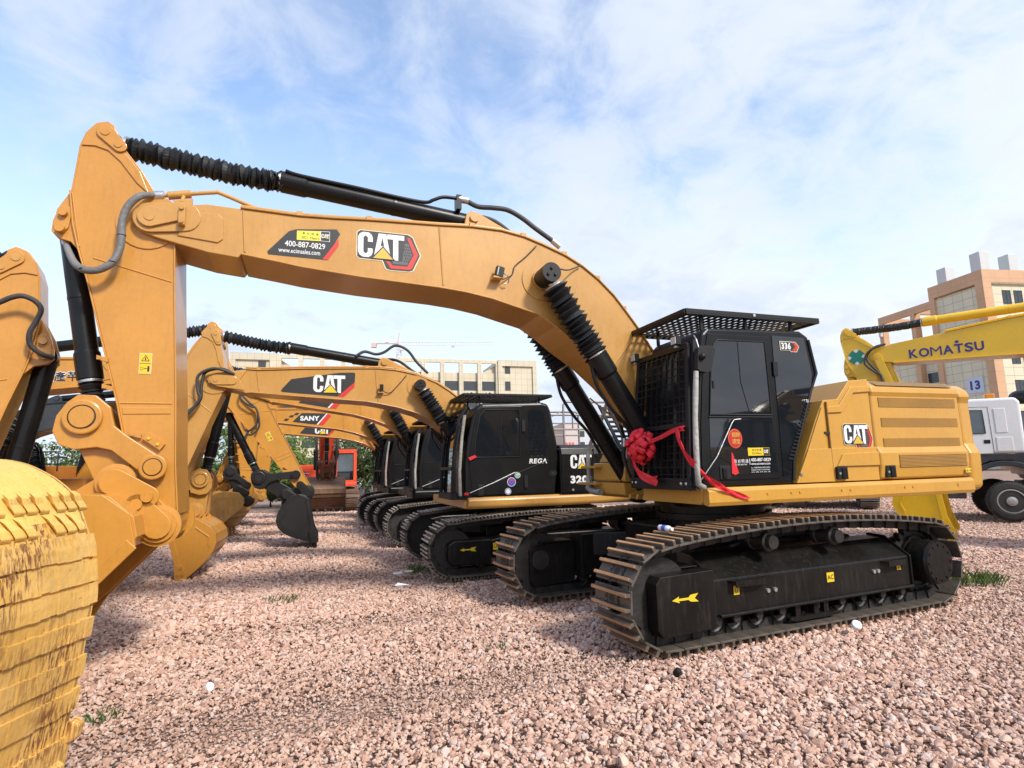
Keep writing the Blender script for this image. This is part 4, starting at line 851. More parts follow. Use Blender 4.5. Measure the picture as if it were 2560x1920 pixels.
    P=[S(p) for p in [(1.76,1.33),(1.74,1.7),(1.71,2.1),(1.62,2.58),(1.52,2.72)]]
    for i in range(4): m.quad((P[i][0],.44,P[i][1]),(P[i][0],1.30,P[i][1]),(P[i+1][0],1.30,P[i+1][1]),(P[i+1][0],.44,P[i+1][1]),glass)
    m.box(1.5+cx,1.84+cx,.40,1.36,1.24,1.33,'black_matte'); m.build('front_window',c)
    if braid:
        m=MB(); m.tube([(1.69+cx,1.42,1.30),(1.70+cx,1.42,1.7),(1.655+cx,1.42,2.25),(1.60+cx,1.42,2.62+ch*.8)],.028,'braid',8); m.tube([(1.78+cx,1.40,1.36),(1.76+cx,1.42,2.0),(1.68+cx,1.42,2.45+ch*.8),(1.52+cx,1.38,2.70+ch)],.014,'black_matte',6); m.build('wrapped_pole',c)
    if roof:
        m=MB(); z=2.985+ch; x0,x1,y0,y1=-.02+cx,1.58+cx,.30,1.30
        for yy in (y0,y1): m.beam((x0,yy,z),(x1,yy,z),.03,.05,'black_matte')
        for xx in (x0,x1): m.beam((xx,y0,z),(xx,y1,z),.03,.05,'black_matte')
        for i in range(17): xx=x0+(x1-x0)*i/16; m.box(xx-.03,xx+.03,y0,y1,z-.012,z-.004,'black_matte')
        for i in range(9): yy=y0+(y1-y0)*i/8; m.box(x0,x1,yy-.025,yy+.025,z-.0115,z-.0035,'black_matte')
        for xx in (x0+.2,x1-.3): 
            for yy in (y0+.1,y1-.1): m.box(xx-.015,xx+.015,yy-.015,yy+.015,2.83+ch,z,'black_matte')
        m.build('roof_guard',root)
    else:
        m=MB(); z=2.93+ch; m.box(.3+cx,1.62+cx,.36,1.36,z-.03,z+.03,'black_matte'); m.box(.5+cx,.6+cx,.6,1.2,2.84+ch,z,'black_matte'); m.build('rain_visor',root,bevel=.02)
    return c,d,h
def railing(root, x0, x1, y, z, hgt):
    for yy in (y,-y):
        m=MB()
        m.tube([(x0,yy,z),(x0,yy,z+hgt-.06),(x0-.06,yy,z+hgt),(x1+.06,yy,z+hgt),(x1,yy,z+hgt-.06),(x1,yy,z)],.022,'worn_steel',8)
        for t in (.38,.70): m.tube([(x0+.25,yy,z+hgt*t),(x1,yy,z+hgt*t)],.017,'worn_steel',8)
        m.tube([(x0-.18,yy,z+hgt*.38),(x0-.18,yy,z+hgt*.8)],.013,'worn_steel',6); m.tube([(x0,yy,z+hgt*.8),(x0+.3,yy,z+hgt*.62)],.008,'worn_steel',6); m.build('handrail',root)
def mid(name_label, X, Y, deg, group='excavators parked in the yard', stick_rot=24, tip=-60, sb=.82, s=.825, boom_rot=0, P1=None, mats=None, body=None, detail=True, lkopt=None, uc=None, shape=None, name='excavator', cat='excavator'):
    root=empty(name,(X,Y,0),R_(deg),name_label,cat,group)
    u=dict(xf=1.80,xr=1.75,zc=.455,R=.41,yi=.89,yo=1.49,bump=.10,pitch=.185); u.update(uc or {})
    undercarriage(root,u['xf'],u['xr'],u['zc'],u['R'],u['yi'],u['yo'],u['bump'],u['pitch'],tip=u.get('tip','grouser_grey'))
    L=linkage(root,shape or MID,s,stick_rot,tip,sb,boom_rot,P1,mats,bw=.62/.82,armfrac=.58,**(lkopt or {}))
    c,d,h=mid_body(root,**(body or {}))
    return root,L,c,d,h
def boom_marks(L, kind, near=True):
    m=MB(); br=L['br']; W=L['W']+.001; S=-1 if near else 1; f=side(m,W if near else -W,near)
    B=lambda pts:[(S*br(p)[0],br(p)[1]) for p in pts]
    if kind=='cat':
        f.poly(B([(4.52,3.12),(4.50,3.16),(4.36,3.33),(3.56,3.465),(3.33,3.475),(3.30,3.46),(3.31,3.245),(3.60,3.045),(4.47,3.105)]),'decal_black',0)
        f.poly(B([(3.31,3.26),(3.305,3.37),(3.615,3.045),(3.505,3.04)]),'decal_red',1) if False else f.poly(B([(3.31,3.30),(3.31,3.215),(3.49,3.035),(3.59,3.042)]),'decal_red',1)
        p=br((4.00,3.115)); f.cat(S*p[0],p[1],.30,'decal_white','decal_yellow',2)
    elif kind=='sany':
        f.poly(B([(4.42,3.125),(4.17,3.41),(3.45,3.43),(3.72,3.07)]),'decal_black',0)
        f.poly(B([(3.45,3.43),(3.41,3.43),(3.68,3.065),(3.72,3.07)]),'decal_white',1); f.poly(B([(3.41,3.43),(3.30,3.37),(3.31,3.34),(3.52,3.06),(3.68,3.065)]),'decal_red',1)
        for a,b in ((4.32,3.37),(4.46,3.29),(4.60,3.18)): f.poly(B([(a+.08,b-.03),(a+.02,b+.04),(a-.09,b+.035),(a-.03,b-.035)]),'decal_black',0)
        p=br((4.20,3.17)); f.text('SANY',S*p[0],p[1],.15,'decal_white',2,w=.56,bold=.05)
    elif kind=='plain':
        f.poly(B([(4.42,3.125),(4.17,3.41),(3.45,3.43),(3.72,3.07)]),'decal_black',0); f.poly(B([(3.41,3.43),(3.30,3.37),(3.52,3.06),(3.68,3.065)]),'decal_red',1)
        f.poly(B([(3.45,3.43),(3.41,3.43),(3.68,3.065),(3.72,3.07)]),'decal_white',1)
    m.build('logo',L['boom'])
def stick_mark(L, p, s, rot, near=True):
    q=L['T'](p); m=MB(); warning(m,0,(-q[0] if near else q[0]),q[1],s,rot=rot,near=near,y=(L['Ws']+.001)*(1 if near else -1)); m.build('warning_sticker',L['stick'])
def stick_hoses(L, near=True):
    T=L['T']; s=1 if near else -1; W=L['W']; m=MB()
    for k,dy in ((0,.05),(.12,.10)):
        pts=[(6.30+k*.4,4.47),(6.55+k,4.47-k*.5),(6.78+k*.6,4.28-k),(6.72,4.0-k),(6.62,3.75),(6.72,3.45-k),(6.95,3.32-k),(7.06,3.38-k)]
        m.hose([(T(p)[0],s*(W+dy*(1 if 0<i<7 else .3)),T(p)[1]) for i,p in enumerate(pts)],.024,'hose_rubber',8)
    m.build('hydraulic_hose',L['stick'])
def boom_hoses(L):
    b=L['armb']; m=MB()
    m.hose([(b[0]+.5,.1,b[1]+.11),(b[0]+.35,.1,b[1]+.2),(b[0]+.15,.1,b[1]+.16),(b[0],.12,b[1]+.20),(b[0]-.2,.13,b[1]+.33),(b[0]-.42,.15,b[1]+.25),(b[0]-.6,.16,b[1]+.02),(b[0]-.8,.18,b[1]-.18)],.026,'hose_rubber',8)
    m.hose([(b[0]+.55,-.1,b[1]+.02),(b[0]+.2,-.1,b[1]-.0),(b[0]-.05,-.1,b[1]+.10),(b[0]-.3,-.1,b[1]+.08),(b[0]-.6,-.12,b[1]-.12),(b[0]-.95,-.14,b[1]-.32)],.026,'hose_rubber',8); m.build('hydraulic_hose',L['boom'])
def boom_lamp(L):
    W=L['W']; br=L['br']; p=br((2.85,3.2)); m=MB(); m.obox((p[0],W+.09,p[1]),(.03,0,.0),(0,.03,0),(.0,0,.06),'black_matte'); m.obox((p[0]+.01,W+.05,p[1]-.08),(.05,0,0),(0,.05,0),(0,0,.012),'yellow')
    q=br((2.4,3.45)); m.hose([(p[0],W+.08,p[1]-.04),(p[0]-.15,W+.03,p[1]-.08),((p[0]+q[0])/2-.1,W+.012,(p[1]+q[1])/2-.03),(q[0],W+.02,q[1])],.008,'hose_rubber',6); m.build('work_lamp',L['boom'])

# second machine: black cab, yellow skirt, round stickers
m2,L2m,c,d,h=mid('excavator with round stickers on its black cab, next behind the one with the red bow',.251,11.526,198.97,stick_rot=24,tip=-40,body=dict())
boom_marks(L2m,'cat'); boom_hoses(L2m); boom_lamp(L2m); stick_hoses(L2m); stick_mark(L2m,(6.55,2.5),.085,0); railing(m2,-.40,-1.6,.95,2.1,.83)
m=MB(); f=side(m,1.401,True); f.cat(.30,1.70,.235,'decal_white','decal_yellow',0); m.build('logo',h); m=MB(); f=side(m,1.401,True); f.text('320',.29,1.44,.135,'decal_white',0,w=.33,bold=.05); m.build('model_number',h)
m=MB(); f=side(m,1.368,True); f.text('REGA',-.46,1.80,.085,'decal_white',0,w=.33,bold=.03,shear=.15); m.build('model_sticker',c); m=MB(); f=side(m,1.36,True); f.disc(-.02,1.63,.075,'black_matte',0,ry=.05); f.disc(-.02,1.63,.02,'decal_black',1); m.build('lock_cover',c)
for a,b,r,c1 in ((-.68,1.61,.052,'sticker_sage'),(-.79,1.50,.076,'sticker_indigo'),(-.855,1.345,.056,'sticker_indigo')):
    m=MB(); f=side(m,1.373,True); f.disc(a,b,r,'decal_white',0); f.disc(a,b,r*.9,c1,1); f.disc(a,b,r*.68,'decal_white' if c1=='sticker_indigo' and r<.06 else c1,2); 
    for t in range(5): f.disc(a+r*.5*math.cos(.5+t*.55),b+r*.5*math.sin(.5+t*.55),r*.16,'decal_red' if r>.07 else 'decal_white',3,10)
    m.build('round_sticker',d)
m=MB(); m.prism([(1.55,1.92),(1.44,1.96),(1.40,1.93),(1.52,1.87)],1.42,1.428,'red_tag'); m.build('red_tag',c); m=MB(); m.box(1.62,1.55,1.39,1.42,1.31,1.35,'red_tag'); m.build('red_tag',c)
fr=[k for k in m2.children if k.name.startswith('track_frame')][0]
m=MB(); f=side(m,1.454,True); arrow(f,1.72,.45,.28,'decal_yellow'); m.build('arrow_mark',fr); m=MB(); f=side(m,1.454,True); f.rect(-1.16,.42,-1.08,.53,'decal_yellow',0); f.text('U',-1.14,.45,.05,'decal_black',1); m.build('warning_sticker',fr)

# third machine: stick tucked in, black bucket and links
m3,L3m,c,d,h=mid('excavator with black bucket and links on a tucked-in yellow stick',-1.38,16.045,198.7,stick_rot=-24,tip=-100,sb=.85,s=.95,boom_rot=4.9,P1=(5.12,1.65),mats=dict(bucket='black_dusty',link='black_dusty',boom='yellow_orange',stick='yellow_orange'),body=dict(roof=False,cx=-.15,skirt='black_paint'))
boom_marks(L3m,'plain'); boom_hoses(L3m); stick_hoses(L3m); stick_mark(L3m,(6.62,3.0),.11,R_(-24)*-1)
# fourth machine
m4,L4m,c,d,h=mid('excavator third behind, small white lettering on its cab door and boom',-2.744,19.487,200.56,stick_rot=6,tip=-42,s=.86,boom_rot=2.3,mats=dict(boom='yellow_orange',stick='yellow_orange',bucket='rusty_yellow',link='black_dusty'),body=dict(roof=False,skirt='black_paint'))
boom_marks(L4m,'sany'); boom_hoses(L4m); stick_hoses(L4m)
m=MB(); f=side(m,1.373,True); f.text('SANY',-.72,1.78,.05,'decal_white',0,w=.24,bold=.03); m.build('logo',d)
# fifth machine, mostly hidden
m5,L5m,c,d,h=mid('rearmost row excavator, its low boom and bare steel lift rod showing',-3.75,23.3,200.5,stick_rot=10,tip=-42,s=.84,boom_rot=1.0,mats=dict(boom='yellow_orange',stick='yellow_orange'),body=dict(roof=False,skirt='black_paint'),lkopt=dict(bellows=False))
boom_marks(L5m,'cat')
# ---------------------------------------------------------------- facing row on the left
EXG='excavators parked in the yard'
# worn bucket standing close to the camera
BX=(-3.05,2.85)
buck=empty('digger_bucket',(BX[0],BX[1],0),0,'worn yellow digger bucket with rusty wear strips, standing close on the left','bucket')
prof=[(-3.62,1.66),(-3.50,1.78),(-3.34,1.85),(-3.16,1.862),(-3.01,1.835),(-2.89,1.785),(-2.78,1.72),(-2.68,1.63),(-2.61,1.49),(-2.56,1.36),(-2.54,1.25),(-2.52,1.03),(-2.545,.80),(-2.57,.58),(-2.605,.38),(-2.63,.20),(-2.655,.02)]
def smooth_line(P,sub=5):
    Q=[]; P=[Vector((a,b,0)) for a,b in P]
    for i in range(len(P)-1):
        p0=P[max(i-1,0)];p1=P[i];p2=P[i+1];p3=P[min(i+2,len(P)-1)]
        for k in range(sub):
            t=k/sub; q=.5*((2*p1)+(-p0+p2)*t+(2*p0-5*p1+4*p2-p3)*t*t+(-p0+3*p1-3*p2+p3)*t**3); Q.append((q.x,q.y))
    Q.append((P[-1].x,P[-1].y)); return Q
prof=smooth_line(prof)
def pz(z):
    q=[p for p in prof if p[0]>-2.69]
    for a,b in zip(q,q[1:]):
        if a[1]>=z>=b[1]: return a[0]+(b[0]-a[0])*(a[1]-z)/(a[1]-b[1])
    return q[-1][0]
ya,yb=2.05-BX[1],3.60-BX[1]
L_=lambda pts:[(x-BX[0],z) for x,z in pts]
m=MB(); m.strip(L_(prof[:41]),.03,ya,yb,'worn_yellow_clean',-1); m.strip(L_(prof[40:]),.03,ya,yb,'worn_yellow',-1)
shell=m.build('shell',buck)
for yy in (ya,yb-.04):
    m=MB(); m.prism(L_(prof+[(-2.72,.02),(-3.55,1.0),(-3.72,1.4)]),yy,yy+.04,'worn_yellow'); m.build('side_plate',buck,bevel=.012)
rnd=random.Random(5)
for z1,z0,t in ((1.40,1.268,.03),(1.252,1.125,.032),(1.112,1.0,.034),(.92,.815,.032),(.71,.60,.03),(.53,.41,.032),(.275,.0,.045)):
    m=MB(); n=26
    for i in range(n):
        y0=ya+(yb+.012-ya)*i/n; y1=ya+(yb+.012-ya)*(i+1)/n; j0=rnd.uniform(-.006,.006)
        zs=[z1+j0,(z0+z1)/2,z0+rnd.uniform(-.005,.005)]
        P=[(pz(max(.02,z)),max(.02,z)) for z in zs]
        m.strip(L_(P),t*.48+rnd.uniform(-.002,.002),y0,y1,'worn_yellow',1)
    m.strip(L_([(pz(max(.02,z)),max(.02,z)) for z in (z1-.012,z0+.012)]),t*.48-.003,ya,yb+.01,'worn_yellow',1)
    m.build('wear_strip',buck)
def cleat(m,y,z,w,h,t,sh):
    pts=[]
    for (dz,dt) in ((h/2,.004),(h/2*.6,t*.8),(0,t),(-h/2*.7,t*.75),(-h/2,.004)):
        zz=z+dz; x=pz(zz)-BX[0]; pts.append((x,dt,zz,dz))
    vs=[]
    for x,dt,zz,dz in pts:
        k=(1-.35*abs(dz)/(h/2)) if dz>0 else 1
        vs.append((x+dt,y-w/2*k+sh*dz,zz)); vs.append((x+dt*.8,y+w/2*k+sh*dz,zz))
    for x,dt,zz,dz in pts: vs.append((x-.02,y+sh*dz,zz))
    n=5; fs=[(2*i,2*i+2,2*i+3,2*i+1) for i in range(n-1)]
    for i in range(n-1): fs.append((2*i,10+i,11+i,2*i+2)); fs.append((2*i+1,2*i+3,11+i,10+i))
    m.add(vs,fs,'worn_yellow_clean')
for y0,z,n in ((.72,1.60,3),(.43,1.60,3),(.14,1.60,3),(-.2,1.60,3),(-.55,1.60,3),(.66,1.475,3),(.30,1.475,3),(-.3,1.475,3)):
    m=MB()
    for i in range(n): cleat(m,y0-.085*i,z,.075,.12,.036,-.55)
    for i in range(n-1): cleat(m,y0-.085*i-.042,z-.01,.05,.08,.02,-.55)
    m.build('heel_shroud',buck,bevel=.006)
m=MB(); m.prism(L_([(-2.62,.22),(-2.56,.25),(-2.54,.33),(-2.60,.36),(-2.66,.30)]),yb-.02,yb+.045,'worn_yellow'); m.build('side_cutter',buck,bevel=.012)
for i in range(5):
    m=MB(); y=ya+.1+(yb-ya-.2)*i/4; m.prism(L_([(-2.62,.16),(-2.58,.14),(-2.60,.0),(-2.70,.0),(-2.69,.16)]),y-.06,y+.06,'worn_yellow'); m.build('tooth',buck,bevel=.01)
for yy in (-.2,.2):
    m=MB(); m.prism(L_([(-3.2,1.84),(-3.35,2.0),(-3.52,2.02),(-3.7,1.86),(-3.78,1.5),(-3.6,1.45)]),yy-.03,yy+.03,'worn_yellow_clean'); m.build('ear',buck,bevel=.01)

# excavators of the facing row: same machine, stick tucked in
OPT=dict(near=False)
l1,L1m,c,d,h=mid('excavator at left edge, its stick and black bucket cylinder rising behind the worn bucket',-10.46,3.02,30,stick_rot=0,tip=-12,s=1.0,sb=.75,boom_rot=-1.2,mats=dict(boom='yellow_orange',stick='yellow_orange'))
m=MB(); m.hose([(5.80,-.34,3.44),(5.93,-.37,3.51),(6.02,-.39,3.565),(6.11,-.40,3.59),(6.21,-.40,3.55),(6.265,-.39,3.47),(6.235,-.38,3.35),(6.19,-.37,3.23),(6.19,-.35,3.12),(6.24,-.33,3.05),(6.31,-.29,3.01),(6.37,-.22,3.0)],.026,'hose_rubber',10); m.build('hydraulic_hose',L1m['stick'])
l2,L2l,c,d,h=mid('left row excavator with dark brush lettering on its boom and a clean yellow bucket',-12.1,9.0,17,shape=MIDL,stick_rot=2,tip=-74,s=.93,sb=.76,boom_rot=3.9,lkopt=dict(P1rel=(.45,.70)),mats=dict(boom='yellow_orange',stick='yellow_orange',bucket='yellow_orange'))
m=MB(); f=side(m,-L2l['W']-.001,False)
for i,ch in enumerate('上產芊'):
    a=4.06+.19*i; b=3.41+.008*i
    for dx,dz in ((-.014,0),(.014,0),(0,-.014),(0,.014)): f.text(ch,a+dx,b+dz,.17,'decal_white',0,bold=.03)
    f.text(ch,a,b,.17,'decal_black',2,bold=.01)
m.build('lettering',L2l['boom'])
l4,L4l,c,d,h=mid('left row excavator with a charcoal boom and a large white letter on it',-14.5,14.6,12,stick_rot=-15,tip=-42,s=.9,sb=.8,boom_rot=2.6,mats=dict(boom='charcoal_paint',stick='yellow_orange',bucket='black_dusty',link='black_dusty'),body=dict(skirt='orange_paint'))
m=MB(); f=side(m,-L4l['W']-.001,False); f.text('SANY',3.30,3.37,.19,'decal_white',0,w=.84,bold=.05); m.build('lettering',L4l['boom']); railing(l4,.9,.1,1.25,1.75,.5)
l3,L3l,c,d,h=mid('left row excavator farthest back with a rust-backed yellow bucket beside the black bucket',-13.3,17.6,4,stick_rot=-19.5,tip=-72,s=.93,sb=.79,boom_rot=4.5,lkopt=dict(P1rel=(.45,.74)),mats=dict(boom='yellow_orange',stick='yellow_orange',bucket='rusty_yellow',link='yellow_orange'),body=dict(body='orange_paint',skirt='orange_paint'))
railing(l3,.45,-.3,1.25,1.95,.55)

# ---------------------------------------------------------------- yellow excavator on the right
KOM=dict(top=[(5.66,4.08),(5.62,4.17),(5.5,4.23),(5.21,4.33),(4.2,4.43),(3.1,4.54),(2.3,4.58),(1.9,4.5),(1.5,4.2),(1.1,3.6),(.7,2.8),(.35,2.0)],
 bot=[(.10,1.7),(.2,1.5),(.45,1.5),(.9,2.1),(1.3,2.8),(1.7,3.4),(2.1,3.68),(2.7,3.77),(3.6,3.82),(5.2,3.90),(5.5,3.96),(5.63,4.0)],
 foot=(.3,1.6),pivot=(5.5,4.07),lift=(2.2,4.1),armb=(1.95,4.78),boomw=.27,nose=False)
kom=empty('excavator',(12.85,9.93,0),R_(140),'bright yellow excavator at right edge with dark blue lettering on its boom','excavator',EXG)
undercarriage(kom,1.80,1.75,.455,.41,.89,1.49,.10,.185,tip='grouser_grey')
LKk=linkage(kom,KOM,.93,-12.5,-97,.95,0,None,dict(boom='bright_yellow',stick='bright_yellow',bucket='bright_yellow',link='bright_yellow',cyl='bright_yellow'),bw=.70,armfrac=.64,sleeve=True)
mid_body(kom,body='bright_yellow',skirt='bright_yellow',cab='charcoal_paint')
m=MB(); f=side(m,LKk['W']+.001,True); kx=-4.89
for ch,wc in zip('KOMATSU',(.165,.19,.205,.185,.155,.15,.16)): f.text(ch,kx,3.945,.20,'decal_blue',0,w=wc,bold=.0 if ch=='M' else .03); kx+=wc+.018
f.rect(-4.05,4.165,-3.985,4.22,'decal_blue',0); m.build('logo',LKk['boom'])
q=LKk['T']((7.0,4.45)); m=MB(); f=side(m,LKk['Ws']+.001,True); a,b=-q[0]+.02,q[1]-.05
f.poly([(a,b-.2),(a+.2,b),(a,b+.2),(a-.2,b)],'decal_white',0)
for t in (0,1): 
    d1=(.15,.15) if t else (.15,-.15); n1=(-d1[1]*.33,d1[0]*.33)
    f.poly([(a-d1[0]*.8-n1[0],b-d1[1]*.8-n1[1]),(a+d1[0]*.8-n1[0],b+d1[1]*.8-n1[1]),(a+d1[0]*.8+n1[0],b+d1[1]*.8+n1[1]),(a-d1[0]*.8+n1[0],b-d1[1]*.8+n1[1])],'decal_green',1+t)
m.build('cross_sticker',LKk['stick']); stick_hoses(LKk)

# ---------------------------------------------------------------- red excavator facing the camera
red=empty('excavator',(-9.2,28.7,0),R_(-72),'red excavator seen from the front with a rusty bucket lowered to the gravel','excavator',EXG)
undercarriage(red,1.80,1.75,.455,.41,.89,1.49,.10,.185,tip='rust_brown')
LKr=linkage(red,MID,.88,-8,-86,.86,9,None,dict(boom='orange_red',stick='orange_red',bucket='rust_brown',link='rust_brown'),bw=.86,armfrac=.58,bellows=False)
cc,dd,hh2=mid_body(red,body='orange_red',skirt='orange_red',cab='orange_red',glass='glass_grey',braid=False,roof=False,near_detail=False,cx=-.35,ch=-.1)
m=MB(); m.box(.05,1.32,-1.36,-.45,1.25,1.86,'orange_red'); m.prism([(1.33,1.55),(1.37,1.5),(1.37,1.45),(1.33,1.45)],-1.34,-.47,'white_paint')
fr=Frame(m,(1.325,-.90,1.70),(0,1,0),(0,0,1),1,.01); fr.disc(0,0,.12,'decal_blue',0,16,.05); fr.rect(-.17,-.0,.17,.03,'decal_white',1); m.build('tool_box',red,bevel=.03)
m=MB()
for y0,y1,z0,z1 in ((.38,1.36,2.62,2.80),(.38,1.36,1.22,1.36),(.36,.50,1.3,2.7),(1.24,1.38,1.3,2.7)): m.box(1.37,1.50,y0,y1,z0,z1,'orange_red')
m.box(1.40,1.44,.48,1.26,1.34,2.66,'glass_grey'); m.box(1.45,1.455,.50,1.25,1.36,1.78,'glass_dark'); m.build('windscreen',cc,bevel=.04,seg=3)
for sg in (-.36,.36): m=MB(); m.hose([(5.3,sg,3.5),(5.5,sg*1.1,3.0),(5.35,sg,2.3),(5.3,sg*.95,1.6)],.05,'hose_rubber',8); m.build('hydraulic_hose',red)
m=MB(); m.tube([(.3,-1.40,1.3),(.3,-1.40,2.4)],.02,'silver',6); m.build('mirror_post',red)
# dark machines parked behind on the right, seen only as tracks below the big one
for X,Y,a,lab in ((12.6,23.6,62,'dark excavator far behind at right, only its ribbed tracks visible under the hood'),(8.9,23.8,60,'dark excavator far behind, one track visible left of the other dark machine')):
    r_=empty('excavator',(X,Y,0),R_(a),lab,'excavator',EXG); undercarriage(r_,1.80,1.75,.455,.41,.89,1.49,.10,.185,tip='grouser_grey',frame='black_dusty')
    linkage(r_,MID,.83,10,-20,.7,-3,None,dict(boom='charcoal_paint',stick='charcoal_paint',bucket='black_dusty',link='black_dusty'),bw=.7,armfrac=.58)
    mid_body(r_,skirt='black_paint',roof=False)

# machine behind the camera's right shoulder, mirrored in the big cab's windows
nb_=empty('excavator',(10.8,.6,0),R_(18),"yellow excavator mirrored in the big machine's dark cab windows",'excavator',EXG); undercarriage(nb_,1.80,1.75,.455,.41,.89,1.49,.10,.185)
linkage(nb_,MID,.83,10,-40,.7,0,None,None,bw=.7,armfrac=.58); mid_body(nb_,body='yellow_hood',roof=True)

# ---------------------------------------------------------------- red bow and ribbon on the guard
rnd=random.Random(11)
m=MB(); c0=Vector((1.42,.67,1.94))
NL=84
for i in range(NL):
    t=math.acos(1-2*(i+.5)/NL); ph=i*2.399963; n=Vector((math.sin(t)*math.cos(ph),math.sin(t)*math.sin(ph),math.cos(t)))
    if n.x<-.35: continue
    n=(n+Vector((rnd.gauss(0,.12),rnd.gauss(0,.12),rnd.gauss(0,.12)))).normalized()
    a=n.orthogonal().normalized(); sp=rnd.uniform(0,6.28); b=n.cross(a); a,b=a*math.cos(sp)+b*math.sin(sp),b*math.cos(sp)-a*math.sin(sp)
    Lp=.225*rnd.uniform(.74,1.12)*(1-.25*abs(n.x)); w=rnd.uniform(.062,.092); op=rnd.uniform(.026,.045); vs=[]; K=15
    for k in range(K):
        u=k/(K-1); th=u*2*math.pi; ln=Lp*(.12+.88*math.sin(th/2)**.8); of=op*math.sin(th)*1.25*(.35+.65*math.sin(th/2)); tw=.35*math.sin(th/2+i)
        p=c0+n*ln+a*of
        for jj in range(5):
            v=jj/2-1; vs.append(p+b*(v*w*.5*(.45+.55*math.sin(th/2)))+a*(tw*v*.02)+n*(-.012*v*v*(1+.6*math.sin(i*3+k)))+a*(.006*math.sin(v*5+k*.9+i)))
    m.add(vs,[(k*5+jj,(k+1)*5+jj,(k+1)*5+jj+1,k*5+jj+1) for k in range(K-1) for jj in range(4)],'red_cloth',True)
m.sphere(c0,.06,'red_cloth',12,8)
bow=empty('fabric_bow',(0,0,0),0,'red fabric rosette tied to the black cab guard','bow'); bow.location=(2.598,7.851,0); bow.rotation_euler=(0,0,R_(199.275))
m.build('rosette',bow)
def ribbon(m,pts,w,wdir,mat='red_cloth'):
    P=[Vector(p) for p in pts]; Q=[]
    for i in range(len(P)-1):
        for k in range(6):
            t=k/6; p0=P[max(i-1,0)];p1=P[i];p2=P[i+1];p3=P[min(i+2,len(P)-1)]
            Q.append(.5*((2*p1)+(-p0+p2)*t+(2*p0-5*p1+4*p2-p3)*t*t+(-p0+3*p1-3*p2+p3)*t**3))
    Q.append(P[-1]); vs=[]
    W_=w if isinstance(w,list) else [w]*len(P)
    for i,p in enumerate(Q):
        f=i/(len(Q)-1)*(len(W_)-1); k=min(int(f),len(W_)-2); ww=W_[k]+(W_[k+1]-W_[k])*(f-k)
        wd=Vector(wdir[0]).lerp(Vector(wdir[1]),i/(len(Q)-1)).normalized()
        for j in range(5): 
            s=(j/4-.5); vs.append(p+wd*(ww*s)+Vector((.010*math.sin(j*2.2+i*.55),.012*math.sin(j*1.8+i*.5),0)))
    n=len(Q); m.add(vs,[(i*5+j,(i+1)*5+j,(i+1)*5+j+1,i*5+j+1) for i in range(n-1) for j in range(4)],mat,True)
m=MB(); ribbon(m,[(1.44,.78,1.97),(1.40,1.05,2.03),(1.40,1.30,2.085),(1.38,1.44,2.10)],[.06,.045,.05,.06],((0,0,1),(0,0,1)))
ribbon(m,[(1.40,1.33,2.10),(1.42,1.40,1.96),(1.39,1.50,1.78),(1.30,1.54,1.66),(1.15,1.53,1.545),(1.0,1.525,1.465),(.85,1.51,1.405),(.68,1.51,1.36)],[.07,.085,.09,.09,.09,.085,.08,.02],((.2,.9,.3),(.35,.05,.9)))
ribbon(m,[(1.46,.50,1.86),(1.44,.52,1.74),(1.42,.62,1.62),(1.41,.80,1.56),(1.41,.93,1.55)],[.04,.07,.085,.10,.12],((0,.7,.4),(0,.25,.95)))
ribbon(m,[(1.44,.55,1.96),(1.42,.42,1.98),(1.38,.33,1.97)],[.05,.05,.05],((0,0,1),(0,0,1)))
m.build('ribbon',bow)

# ---------------------------------------------------------------- white truck
tr=empty('truck',(13.84,16.87,0),R_(150),'white truck cab with an amber roof lamp, parked behind the hood at right','truck')
m=MB()
m.prism([(-.46,1.80),(-.46,3.18),(-.38,3.30),(1.3,3.33),(1.6,3.15),(1.75,2.3),(1.8,1.80)],-1.22,1.22,'white_paint'); cabt=m.build('cab',tr,bevel=.07,seg=3)
m=MB(); m.prism([(-.50,1.2),(-.50,1.79),(1.82,1.79),(1.85,.6),(.95,.6),(.92,1.1),(.70,1.45),(.3,1.62),(-.1,1.62),(-.42,1.45)],-1.21,1.20,'charcoal_paint')
ar=arc(.05,.53,1.08,12,165,18)+arc(.05,.53,.94,165,12,18); m.prism(ar,-1.22,1.23,'charcoal_paint'); m.build('mudguard',cabt,bevel=.02)
m=MB(); m.prism([(.22,1.81),(.24,3.08),(1.25,3.12),(1.5,2.35),(1.55,1.81)],1.22,1.228,'white_paint'); dr=m.build('door',cabt,bevel=.004)
m=MB(); m.prism([(.36,2.36),(.37,3.0),(1.15,3.03),(1.35,2.36)],1.228,1.232,'glass_grey'); m.tube([(.36,1.232,2.36),(.37,1.232,3.0),(1.15,1.232,3.03),(1.35,1.232,2.36),(.36,1.232,2.36)],.014,'charcoal_paint',6); m.build('window',dr)
m=MB(); m.tube([(.225,1.23,1.82),(.243,1.23,3.08),(1.25,1.23,3.12)],.006,'charcoal_paint',5); m.build('door_gap',dr)
m=MB(); m.box(.28,.42,1.228,1.236,2.08,2.18,'black_matte'); m.build('handle',dr)
for x0,x1,z0,z1 in ((.13,-.12,2.36,3.02),(.15,-.20,1.86,2.24)): m=MB(); m.box(x0,x1,1.21,1.234,z0,z1,'white_paint'); m.build('side_panel',cabt,bevel=.016,seg=3)
m=MB(); m.box(.0,.22,.7,.95,3.31,3.46,'amber'); m.build('roof_lamp',cabt,bevel=.03)
m=MB(); m.box(-6,-.4,-.45,.45,.75,1.05,'charcoal_paint'); m.build('chassis',tr)
m=MB(); m.box(-1.3,-.6,-1.0,1.0,1.06,2.6,'black_matte'); m.build('engine_cover',tr,bevel=.1)
